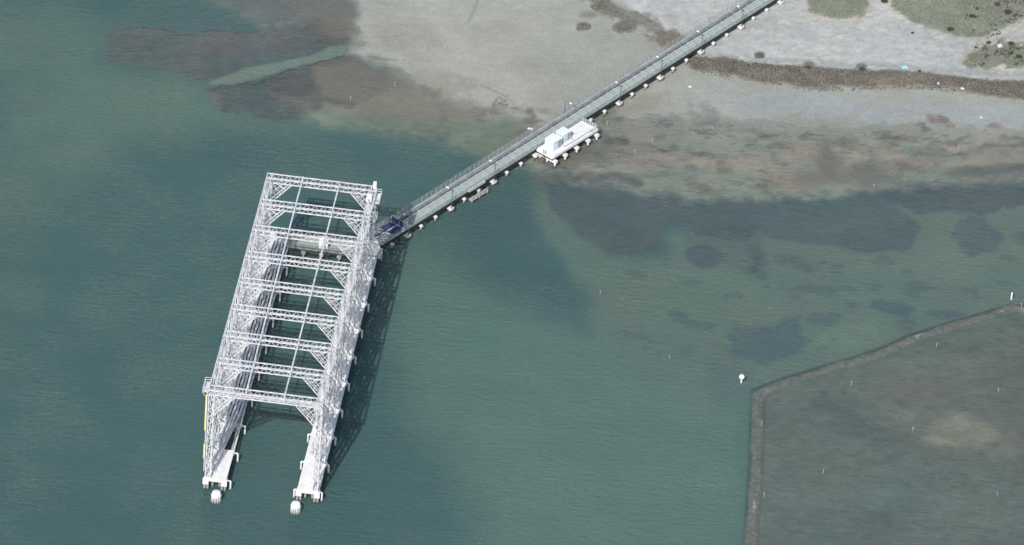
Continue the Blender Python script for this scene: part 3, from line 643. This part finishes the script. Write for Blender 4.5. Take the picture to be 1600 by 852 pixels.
# ------------------------------------------------------------------ approach trestle
A_ = gnd(591, 394, 2.1); B_ = gnd(1221, 0, 2.1)
tdir = B_ - A_; TYAW = math.atan2(tdir[1], tdir[0])
TO = Vector((A_[0], A_[1], 0)); TR = Matrix.Rotation(TYAW, 3, 'Z')
def at_tr(s, n, z): return tuple(TO + TR @ Vector((s, n, z)))
S0 = 4.1                                   # chainage of the slip end
TZ = 3.1; TS0, TS1 = -3.2, 205.0
tr_ = thing('trestle', 'long pile trestle with pipes and roadway running from the shore to the slip', 'trestle', tuple(TO), TYAW)
N0, N1 = .55, 5.3
BS = 15.75 / 3
bents = [S0 + 6.7 + BS * (k - 2) for k in range(40)]
bents = [b for b in bents if b < TS1]
bigs = bents[2::3]
roadm = MB().box(0, BS - .09, N0, 3.05, TZ - .35, TZ).mesh('road_slab', 'road')
sidem = MB().box(0, BS - .03, 3.05, N1, TZ - .38, TZ - .03).mesh('side_slab', 'road_dark')
edgm = MB().box(0, BS - .02, -.16, .16, TZ - 1.35, TZ - .36).mesh('edge_girder', 'girder_black')
strm = MB().box(0, BS - .02, -.2, .2, TZ - 1.0, TZ - .39).mesh('stringer', 'pile_wet')
capm = MB().box(-.27, .27, .0, N1 + .3, TZ - 1.9, TZ - 1.36).mesh('pile_cap', 'white_conc')
capb = MB().box(-.55, .55, -.45, N1 + .3, TZ - 1.95, TZ - 1.36).mesh('lamp_pile_cap', 'white')
pilm = MB().tube([(0, 0, -5), (0, 0, TZ - 1.88)], .24, 8).mesh('pile', 'pile')
postm = MB().box(-.04, .04, -.04, .04, TZ - .3, TZ + 1.15).mesh('post', 'rail')
k0 = [TS0] + bents
for b in k0:
    link('road_slab', roadm, tr_, (b, 0, 0)); link('side_slab', sidem, tr_, (b, 0, 0))
    for n in (2.9, N1 - .6): link('stringer', strm, tr_, (b, n, 0))
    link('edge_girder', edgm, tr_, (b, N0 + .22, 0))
for k, b in enumerate(bents):
    big = b in bigs
    link('lamp_pile_cap' if big else 'pile_cap', capb if big else capm, tr_, (b, 0, 0))
    for n in (.45, 2.8, N1 - .1): link('pile', pilm, tr_, (b, n, 0))
TE = k0[-1] + BS
def run(name, m, n, z, r): return MB().tube([(TS0, n, z), (TE, n, z)], r, 8).build(name, m, tr_)
run('pipe', 'pipe_light', 4.85, TZ + .22, .17); run('pipe', 'pipe', 4.45, TZ + .2, .15); run('pipe', 'pipe', 4.1, TZ + .16, .11); run('pipe', 'pipe_dark', 3.75, TZ + .14, .1)
MB().box(TS0, TE, 3.0, 3.22, TZ - .01, TZ + .24).build('curb', 'curb', tr_)
MB().box(TS0, TE, N0 + .02, N0 + .24, TZ + .004, TZ + .2).build('curb', 'road', tr_)
MB().box(TS0, TE, 1.6, 1.78, TZ + .004, TZ + .012).build('wheel_strip', 'curb', tr_)
MB().box(TS0, TE, 2.35, 2.47, TZ + .004, TZ + .012).build('wheel_strip', 'curb', tr_)
MB().box(TS0, TE, 3.35, 3.62, TZ - .026, TZ - .018).build('drain_strip', 'pipe_dark', tr_)
mb = MB(); mb2 = MB()
for s in np.arange(TS0 + .4, TE, 1.75):
    mb.box(s - .05, s + .05, N0 + .02, N0 + .10, TZ + .1, TZ + 1.12); mb2.box(s - .06, s + .06, N1 - .1, N1, TZ - .1, TZ + 1.7)
for z in (.6, 1.1): mb.beam((TS0 + .4, N0 + .06, TZ + z), (TE, N0 + .06, TZ + z), .05)
for z in (.3, .75, 1.2, 1.68): mb2.beam((TS0 + .4, N1 - .05, TZ + z), (TE, N1 - .05, TZ + z), .07)
mb.build('railing', 'rail', tr_); mb2.build('fence', 'rail', tr_)
psm = MB().box(-.12, .12, 3.4, 5.1, TZ - .02, TZ + .06).mesh('pipe_support', 'curb')
for s in np.arange(TS0 + 1, TE, 2.6): link('pipe_support', psm, tr_, (s, 0, 0))

# lamp posts
def lamp(s, n, dirn, label, h=4.9):
    l = thing('lamp_post', label, 'lamp post', at_tr(s, n, TZ - 1.36 if dirn > 0 else TZ), TYAW, 'lamp posts along the trestle')
    MB().tube([(0, 0, 0), (0, 0, h * .5), (0, 0, h)], [.09, .07, .055], 8).build('pole', 'dark_metal', l)
    MB().box(-.14, .14, -.14, .14, 0, .12).build('base_plate', 'dark_metal', l)
    MB().tube([(0, 0, h - .05), (0, dirn * .6, h + .18), (0, dirn * 1.3, h + .25)], .045, 6).build('arm', 'dark_metal', l)
    mb = MB(); mb.tube([(0, dirn * 1.2, h + .26), (0, dirn * 1.35, h + .28), (0, dirn * 1.9, h + .26), (0, dirn * 2.05, h + .24)], [.08, .17, .17, .06], 8); mb.build('lamp_head', 'white', l, True)
    MB().box(.08, .3, -.12, .12, h * .72, h * .72 + .3).build('junction_box', 'rail', l)
nl = 0
lamp_lab = ['lamp post on the trestle nearest the white frame, by the blue screen gate', 'second lamp post along the trestle from the white frame, beside the low landing', 'third lamp post along the trestle from the white frame, over open water', None, None,
            'lamp post on the trestle just shoreward of the equipment platform', 'lamp post on the trestle over the grey mudflat, second shoreward of the platform', 'lamp post on the trestle beside the end of the dark marsh strip', 'lamp post on the trestle over pale shell sand near the top of the picture', 'last lamp post in view at the upper end of the trestle']
for k, b in enumerate(bigs[:10]):
    if lamp_lab[k]: lamp(b, -.1, 1, lamp_lab[k])
lamp(S0 + 70.5, N1 - .15, -1, 'lamp post on the far side of the trestle, opposite the equipment platform', 3.6)

# screened gate near the slip
g = thing('gate', 'gate frame with dark blue screens across the trestle near the white frame', 'gate', at_tr(S0 + 6.2, 0, TZ), TYAW)
for n in (N0 + .4, 2.6, N1 - .3): MB().beam((0, n, .02), (0, n, 2.0), .1).build('post', 'rail', g)
MB().beam((0, N0 + .4, 2.0), (0, N1 - .3, 2.0), .08).build('top_bar', 'rail', g)
MB().box(-.03, .03, N0 + .5, 2.5, .3, 1.8).build('screen', 'navy', g); MB().box(-.03, .03, 2.7, N1 - .4, .3, 1.8).build('screen', 'navy', g)
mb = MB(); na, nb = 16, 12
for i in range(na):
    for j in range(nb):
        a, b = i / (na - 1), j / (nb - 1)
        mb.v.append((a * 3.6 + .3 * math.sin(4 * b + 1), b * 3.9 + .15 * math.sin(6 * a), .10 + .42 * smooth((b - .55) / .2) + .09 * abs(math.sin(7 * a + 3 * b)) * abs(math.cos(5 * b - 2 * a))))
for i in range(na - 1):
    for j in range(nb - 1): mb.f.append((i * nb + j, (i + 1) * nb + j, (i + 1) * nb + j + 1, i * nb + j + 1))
o = mb.build('blue_sheet', 'navy', None, True); o.location = at_tr(S0 + 2.2, N0 + .45, TZ); o.rotation_euler = (0, 0, TYAW)  # crumpled dark blue sheet over the deck before the gate
tag(o, 'dark blue sheet spread over the trestle deck just before the gate', 'tarpaulin')
# tan tarpaulin bundle and a grey hose coil by the slip end
mb = MB(); mb.tube([(-1.3, 0, .25), (-.6, .1, .42), (.2, -.05, .4), (1.1, .1, .3), (1.5, .05, .15)], [.15, .45, .5, .38, .12], 8)
o = mb.build('tarpaulin_bundle', 'tan', None, True); o.location = at_tr(-1.2, 3.9, TZ); o.rotation_euler = (0, 0, TYAW)
tag(o, 'tan tarpaulin bundle lying on the trestle where it meets the white frame', 'tarpaulin')
mb = MB(); mb.tube([(.9 * math.cos(t), .9 * math.sin(t), .1 + .02 * t) for t in np.linspace(0, 13, 60)], .07, 6)
o = mb.build('hose_coil', 'cable_white', None, True); o.location = at_tr(.6, 1.6, TZ)
tag(o, 'white hose coiled on the roadway at the slip end of the trestle', 'hose')

# ------------------------------------------------------------------ landing under the trestle edge
ld = thing('landing', 'low grey timber landing with rails hung beside the trestle', 'landing', at_tr(S0 + 28.6, 0, 0), TYAW)
MB().box(0, 6.2, -1.25, -.15, 1.0, 1.15).build('deck', 'pile', ld)
for s in (.3, 3.1, 5.9):
    MB().tube([(s, -1.1, -4), (s, -1.1, 2.2)], .1, 8).build('post', 'pile', ld)
MB().beam((0, -1.1, 2.1), (6.2, -1.1, 2.1), .1).build('rail', 'rail', ld); MB().beam((0, -1.1, 1.6), (6.2, -1.1, 1.6), .08).build('rail', 'rail', ld)
MB().box(.2, 6.0, -.3, .5, TZ + .02, TZ + .45).build('stair_box', 'pipe_light', ld)

# ------------------------------------------------------------------ equipment platform with two huts
ep = thing('equipment_platform', 'white concrete platform on piles attached to the trestle side, railing at its far end', 'platform', at_tr(S0 + 54.4, 0, 0), TYAW)
PLN = 16.9
for k in range(5):
    a, b = PLN * k / 5, PLN * (k + 1) / 5
    MB().box(a + .015, b - .015, -4.7, .30, TZ - .4, TZ + .02).build('deck_slab', 'white_conc', ep)
MB().box(.02, PLN - .02, -4.95, -4.72, TZ - .55, TZ + .14).build('edge_beam', 'white_conc', ep)
MB().box(-.35, -.02, -4.9, .1, TZ - .5, TZ - .05).build('end_step', 'white_conc', ep)
for s in (.75, 4.6, 8.9, 13.2, 16.5):
    MB().box(s - .4, s + .4, -5.5, .3, TZ - 1.9, TZ - 1.21).build('pile_cap', 'white_conc', ep)
    for n in (-5.0, -2.5, -.2): MB().tube([(s, n, -4), (s, n, TZ - 1.91)], .24, 8).build('pile', 'white', ep)
MB().box(.05, PLN - .05, -4.6, -4.3, TZ - 1.2, TZ - .41).build('edge_girder', 'girder_black', ep)
MB().box(.05, .35, -4.2, .2, TZ - 1.2, TZ - .41).build('edge_girder', 'girder_black', ep)
mb = MB()
for n in np.arange(-4.6, .4, .72): mb.beam((PLN - .1, n, TZ), (PLN - .1, n, TZ + 1.1), .07)
for z in (.4, .75, 1.1): mb.beam((PLN - .1, -4.6, TZ + z), (PLN - .1, .2, TZ + z), .06)
for s in np.arange(14.1, PLN, .9): mb.beam((s, -4.6, TZ), (s, -4.6, TZ + 1.1), .07)
for z in (.4, .75, 1.1): mb.beam((14.1, -4.6, TZ + z), (PLN - .1, -4.6, TZ + z), .06)
mb.build('railing', 'white_steel', ep)
mb = MB()
for n in (-2.6, -2.0): mb.beam((-.5, n, 0), (-.2, n, TZ + 1.2), .09)
for k in range(14): mb.beam((-.5 + .3 * k / 14 * .75, -2.6, .3 + k * .22), (-.5 + .3 * k / 14 * .75, -2.0, .3 + k * .22), .06)
mb.build('ladder', 'pile_wet', ep)
mb = MB(); mb.tube([(5.0, -3.9, TZ + .1), (8, -4.2, TZ + .08), (12, -4.1, TZ + .08), (15.9, -4.2, TZ + .08)], .06, 6); mb.tube([(8.4, -1.5, TZ + .08), (9.2, -2.8, TZ + .08), (9.0, -3.9, TZ + .08)], .06, 6)
mb.build('conduit', 'pile_wet', ep)
def hut(s, n, lx, ly, h, label):
    c = shed('hut', label, 'hut', at_tr(s, n, TZ + .03), TYAW, lx, ly, h, 'hut', 'hut_roof', 'huts on the equipment platform')
    MB().box(.2, lx / 2 - .35, -ly / 2 - .03, -ly / 2 + .005, .2, h - .25).build('door', 'hut_door', c)
    MB().box(-lx / 2 + .4, -.3, -ly / 2 - .025, -ly / 2 + .005, 1.2, h - .5).build('louvre', 'hut_roof', c)
    MB().box(-.4, .1, -.3, .2, h + .13, h + .28).build('roof_vent', 'hut_roof', c)
    MB().box(lx / 2, lx / 2 + .25, -.3, .3, .8, 1.7).build('switch_box', 'hut_door', c)
hut(S0 + 57.7, -2.0, 3.1, 2.8, 2.5, 'larger pale blue hut on the white platform, nearer the slip')
hut(S0 + 61.9, -1.6, 2.7, 2.5, 2.3, 'smaller pale hut on the white platform, nearer the shore')

# ------------------------------------------------------------------ submerged rubble mound
def mound():
    pts = [Vector(gnd(x, y, 0)) for x, y in MOUND]
    path = []
    for a, b in zip(pts[:-1], pts[1:]):
        n = max(2, int((b - a).length / .5))
        for i in range(n): path.append(a.lerp(b, i / n))
    path.append(pts[-1]); m = len(path)
    path = [p + Vector((float(fbm(np.array([k / 16]), np.array([1.0]), 3)[0]), float(fbm(np.array([k / 16]), np.array([9.0]), 3)[0]), 0)) * 1.6 for k, p in enumerate(path)]
    # ease the corners
    for _ in range(3): path = [path[0]] + [(path[i - 1] + path[i] * 2 + path[i + 1]) / 4 for i in range(1, m - 1)] + [path[-1]]
    V = []; F = []; NC = 13
    for i, p in enumerate(path):
        d = (path[min(i + 1, m - 1)] - path[max(i - 1, 0)]).normalized(); nn = Vector((-d.y, d.x, 0))
        for j in range(NC):
            t = j / (NC - 1) * 2 - 1
            wv = 1.7 + 3.0 * float(fbm(np.array([i / 12]), np.array([3.0 + (j > 6)]), 5)[0])
            h = -.85 + .70 * (1 - t * t) ** .4 + .22 * float(fbm(np.array([i / 3.0]), np.array([j / 2.0]), 15)[0]) + .8 * float(fbm(np.array([i / 18.0]), np.array([7.0]), 25)[0])
            q = p + nn * (t * wv); V.append((q.x, q.y, h))
    for i in range(m - 1):
        for j in range(NC - 1):
            F.append((i * NC + j, (i + 1) * NC + j, (i + 1) * NC + j + 1, i * NC + j + 1))
    t = thing('rubble_mound', 'low silted rubble mound lying awash in an angled line round the shallows', 'breakwater', tuple(path[0]))
    mb = MB(); mb.v = [tuple(Vector(v) - path[0]) for v in V]; mb.f = F
    mb.build('ridge', 'stone', t, True)
    mb = MB(); r = random.Random(5)
    for k in range(160):
        p = path[int(r.random() * (m - 1))] - path[0]; s = .12 + .28 * r.random() ** 2
        c = p + Vector((r.gauss(0, .8), r.gauss(0, .8), -.2 + r.random() * .12)); kk = len(mb.v)
        for dx, dy, dz in ((-1, 0, 0), (1, 0, 0), (0, -1, 0), (0, 1, 0), (0, 0, .7), (0, 0, -.7)):
            mb.v.append(tuple(c + Vector((dx, dy, dz)) * s * (.7 + .6 * r.random())))
        mb.f += [(kk, kk + 2, kk + 4), (kk + 2, kk + 1, kk + 4), (kk + 1, kk + 3, kk + 4), (kk + 3, kk, kk + 4), (kk + 2, kk, kk + 5), (kk + 1, kk + 2, kk + 5), (kk + 3, kk + 1, kk + 5), (kk, kk + 3, kk + 5)]
    tag(mb.build('stones', 'stone_brown', t), kind='stuff')
mound()

# ------------------------------------------------------------------ markers and stakes in the water and on the flats
g_ = gnd(1158, 600, 0)
dm_ = thing('daymark', 'white post with a round white board standing just outside the corner of the mound', 'marker', tuple(g_))
MB().tube([(0, 0, -4), (0, 0, 2.1)], .2, 10).build('post', 'white', dm_)
mb = MB(); mb.tube([(0, -.32, 2.15), (0, -.26, 2.15), (0, .02, 2.15), (0, .1, 2.15)], [.5, .62, .62, .5], 20); mb.build('board', 'white', dm_)
MB().tube([(0, 0, 2.1), (0, 0, 2.95)], .06, 6).build('bracket', 'white', dm_)
g_ = gnd(1580, 470, 0)
o = MB().tube([(0, 0, -4), (0, 0, 2.3), (0, 0, 2.42)], [.2, .2, .08], 12).build('marker_pile', 'white'); o.location = tuple(g_)
tag(o, 'thick white marker pile at the right hand end of the mound', 'marker')
STAKES = [(548, 156, .8, 'thin pale stake standing in the weed bed left of the mudflat'), (617, 134, .8, 'pale stake on the mudflat just right of the brown weed'), (628, 97, 1.0, 'pale stake on bare grey mud, beyond the weed edge'), (696, 78, 1.0, 'farthest pale stake on the open grey mudflat'),
          (938, 459, .7, 'short stake standing alone in green water below the weed beds'), (1046, 560, .6, 'short stake in open green water left of the round white marker'), (1190, 664, .8, 'stake on the inner edge of the mound below its corner'), (1194, 777, 1.0, 'stake just inside the mound near the bottom of the picture'),
          (1286, 740, .8, 'stake in the enclosed shallows right of the lower mound'), (1330, 602, .8, 'stake inside the mound just below its slanting arm'), (1426, 674, .9, 'stake left of the pale sand patch in the enclosed shallows'), (1463, 542, .7, 'stake close under the right part of the slanting mound'),
          (1558, 774, .7, 'stake low in the right corner of the enclosed shallows'), (1560, 612, .7, 'stake above the pale sand patch near the right side'), (1596, 481, .9, 'thin stake beside the thick white marker pile'), (1019, 223, .8, 'stake on the weedy edge of the flat right of the platform'), (992, 240, .7, 'stake in the dark weed strip below the platform end'),
          (949, 196, .9, 'stake close to the railing end of the equipment platform'), (904, 236, .9, 'stake beside the piles of the equipment platform'), (985, 165, .8, 'stake on the mud beside the trestle above the platform'), (1038, 133, .8, 'stake on the mud beside the trestle below the marsh strip end'),
          (1365, 293, .6, 'short stake in dark water under the brown silt clouds'), (814, 262, 1.0, 'stake in the water beside the trestle below the platform'), (1498, 231, .5, 'short stake among the brown silt clouds near the right side')]
for x, y, h, lab in STAKES:
    gx = gnd(x, y, 0); lx, ly = random.uniform(-.12, .12), random.uniform(-.12, .12)
    st = thing('stake', lab, 'stake', tuple(gx), 0, 'stakes on the flats and shallows')
    MB().tube([(-lx, -ly, -1.5), (0, 0, 0), (lx * h, ly * h, h * 1.35)], [.06, .06, .05], 6).build('shaft', 'stake', st)
    MB().tube([(lx * h, ly * h, h * 1.35), (lx * h, ly * h, h * 1.35 + .1)], [.065, .04], 6).build('cap', 'white', st)

# ------------------------------------------------------------------ scraps on the mud and sand
def slab(name, label, cat, x, y, z, lx, ly, lz, rz, m):
    o = MB(); k = [(-.5, -.5), (.5, -.42), (.46, .5), (-.44, .46)]
    vv = [(a * lx, b * ly, 0) for a, b in k] + [(a * lx * .92, b * ly * .9, lz) for a, b in k]
    o.v = vv; o.f = [(3, 2, 1, 0), (4, 5, 6, 7), (0, 1, 5, 4), (1, 2, 6, 5), (2, 3, 7, 6), (3, 0, 4, 7)]
    q = o.build(name, m); gx = gnd(x, y, z); q.location = tuple(gx); q.rotation_euler = (0, 0, rz); tag(q, label, cat)
    return q
slab('board', 'white board lying on brown weed just left of the trestle', 'board', 829, 202, .05, 1.5, .5, .25, -.3, 'white_conc')
slab('board', 'small white board on bare mud right of the trestle', 'board', 1078, 136, .12, .8, .45, .2, .1, 'white_conc')
slab('crate', 'white crate among scrub near the upper right corner', 'crate', 1562, 73, .7, 1.1, .9, .5, .5, 'white_conc')
slab('board', 'white board in the marsh strip, left of the two at the right', 'board', 1466, 131, .35, .6, .9, .25, .3, 'white_conc')
slab('board', 'white board in the marsh strip, right of the two near the edge', 'board', 1504, 139, .35, .9, .5, .25, -.4, 'white_conc')
slab('board', 'tiny white board on the grey mud below the marsh strip', 'board', 1533, 184, .1, .5, .5, .2, .2, 'white_conc')
# crumpled tarp
mb = MB(); n = 9
for i in range(n):
    for j in range(n):
        a, b = i / (n - 1) * 2 - 1, j / (n - 1) * 2 - 1
        hgt = max(0, .55 * (1 - a * a) * (1 - b * b) + .18 * math.sin(5 * a + 2 * b) * math.cos(4 * b - a))
        mb.v.append((a * .95 * (1 + .2 * math.sin(3 * b)), b * .8, hgt))
for i in range(n - 1):
    for j in range(n - 1): mb.f.append((i * n + j, (i + 1) * n + j, (i + 1) * n + j + 1, i * n + j + 1))
o = mb.build('tarpaulin', 'turquoise', None, True); o.location = tuple(gnd(1414, 105, .42)); tag(o, 'crumpled pale turquoise tarpaulin on the sand above the marsh strip', 'tarpaulin')

# ------------------------------------------------------------------ vegetation
def ground_z(x, y):
    i = np.clip(np.searchsorted(GX, x) - 1, 0, NX - 2); j = np.clip(np.searchsorted(GY, y) - 1, 0, NY - 2)
    return Z.reshape(NX, NY)[i, j]
def tufts(name, polys, count, h, wid, m, label, cat, seed, parent=None, warp=6, thin=1.0):
    r = np.random.default_rng(seed); got = []
    for poly in polys:
        xs = [p[0] for p in poly]; ys = [max(-45, min(p[1], 200)) for p in poly]
        n = count * 4
        x = r.uniform(min(xs), min(max(xs), 1640), n); y = r.uniform(min(ys), max(ys), n)
        inside = sdf(x + r.normal(0, warp, n) * .5, y + r.normal(0, warp, n) * .35, poly) < 0
        x, y = x[inside][:count], y[inside][:count]
        d = FW * FPX + np.outer(x - 800, CR) + np.outer(426 - y, CU); t = (.3 - CPOS[2]) / d[:, 2]
        got.append(CPOS + d * t[:, None])
    G = np.concatenate(got); cl = fbm(G[:, 0] / 3, G[:, 1] / 3, seed, 4); G = G[cl > -.14 * thin]; n = len(G)
    gz = ground_z(G[:, 0], G[:, 1]); B = 4
    ang = r.uniform(0, 6.283, (n, B)); hh = h * r.uniform(.5, 1.2, (n, B)); ln = r.uniform(.2, .8, (n, B)) * hh
    ww = wid * r.uniform(.6, 1.3, (n, B)); off = r.normal(0, wid * .6, (n, B, 2))
    bx = G[:, 0, None] + off[..., 0]; by = G[:, 1, None] + off[..., 1]; bz = np.repeat(gz[:, None] - .03, B, 1)
    dx, dy = np.cos(ang), np.sin(ang)
    v = np.stack([np.stack([bx - dy * ww, by + dx * ww, bz], -1), np.stack([bx + dy * ww, by - dx * ww, bz], -1), np.stack([bx + dx * ln, by + dy * ln, bz + hh], -1)], 2).reshape(-1, 3)
    me = bpy.data.meshes.new(name); F = np.arange(len(v), dtype=np.int32)
    me.vertices.add(len(v)); me.vertices.foreach_set('co', v.ravel()); me.loops.add(len(v)); me.loops.foreach_set('vertex_index', F)
    me.polygons.add(len(v) // 3); me.polygons.foreach_set('loop_start', np.arange(0, len(v), 3, dtype=np.int32)); me.update(calc_edges=True)
    me.materials.append(M[m]); return tag(link(name, me, parent), label, cat, kind='stuff')
tufts('marsh_grass', [MARSH], 9000, .34, .14, 'marsh', 'dark brown marsh grass in a long strip along the sand edge', 'marsh grass', 3)
tufts('marsh_grass', [MARSH2], 2600, .25, .12, 'marsh', 'thin brown marsh grass in a streak left of the trestle', 'marsh grass', 4, thin=.2)
tufts('scrub', [GREEN1], 3500, .22, .16, 'scrub', 'grey green ground cover in the rounded patch nearest the trestle', 'scrub', 5, warp=3)
tufts('scrub', [GREEN2], 7000, .22, .16, 'scrub', 'grey green ground cover in the big patch at the upper right', 'scrub', 6, warp=3)
tufts('dark_scrub', [GREEN3, [(1500, 0), (1640, -10), (1640, 60), (1560, 62), (1520, 40)]], 700, .4, .2, 'shrub', 'dark low clumps scattered through the scrub at the upper right', 'scrub', 8, warp=12, thin=-.4)
tufts('scrub', [GREEN3], 2600, .28, .16, 'scrub', 'patchy grey green scrub above the marsh strip at the right edge', 'scrub', 7, warp=7, thin=.3)
for poly, lab, sd in ((E(913, 41, 11, 6), 'small dark tuft patch on the mud left of the trestle top', 11), (E(975, 43, 19, 9), 'larger dark tuft patch on the mud nearer the trestle top', 12), (E(940, 9, 18, 9), 'brown tuft patch at the top edge left of the trestle', 13), (E(1187, 88, 8, 4), 'small dark tuft patch on pale sand just above the marsh strip', 14)):
    tufts('tuft_patch', [poly], 260, .28, .14, 'marsh', lab, 'tuft patch', sd, warp=2)
def shrub(x, y, rad, label):
    gx = gnd(x, y, .8); z = float(ground_z(np.array([gx[0]]), np.array([gx[1]]))[0])
    s = thing('shrub', label, 'shrub', (gx[0], gx[1], z), 0, 'dark shrubs on the shore'); mb = MB(); r = random.Random(int(x))
    for k in range(330):
        d = Vector((r.gauss(0, 1), r.gauss(0, 1), abs(r.gauss(0, .8)))).normalized() * rad * (.45 + .6 * r.random())
        c = Vector((d.x, d.y, d.z * .75 + .1)); a = Vector((r.gauss(0, 1), r.gauss(0, 1), r.gauss(0, 1))).normalized(); b = a.orthogonal().normalized()
        kk = len(mb.v); q = .09 + .08 * r.random()
        mb.v += [tuple(c + a * q), tuple(c + b * q * .7), tuple(c - a * q), tuple(c - b * q * .7)]; mb.f.append((kk, kk + 1, kk + 2, kk + 3))
    mb.build('crown', 'shrub', s); mb = MB()
    for k in range(5):
        a = k * 1.3; mb.tube([(0, 0, -.1), (.3 * rad * math.cos(a), .3 * rad * math.sin(a), .35 * rad), (.6 * rad * math.cos(a), .6 * rad * math.sin(a), .6 * rad)], [.05, .04, .02], 5)
    mb.build('stem', 'bark', s)
for x, y, rd, lab in ((1485, 46, .8, 'dark shrub near the lower edge of the big green patch'), (1519, 26, .75, 'dark shrub in the right half of the big green patch'), (1382, 3, .9, 'dark shrub in the pale gap between the two green patches'), (1426, 51, .35, 'tiny shrub alone on pale sand below the big green patch'), (1525, 73, .35, 'tiny shrub on sand between the big patch and the lower scrub'),
                      (1580, 68, .8, 'dark shrub beside the white crate at the right edge'), (1545, 66, .6, 'dark shrub just left of the white crate'), (1592, 88, .8, 'dark shrub below the white crate at the right edge'), (1575, 20, .9, 'dark shrub near the upper right corner'), (1558, 8, .7, 'dark shrub at the top edge near the right corner'), (1437, 110, .4, 'tiny dark shrub just right of the turquoise tarpaulin'), (1347, 107, .7, 'dark shrub bulging from the upper edge of the marsh strip'), (1263, 104, .6, 'dark shrub at the upper edge of the marsh strip, nearer the trestle')):
    shrub(x, y, rd, lab)
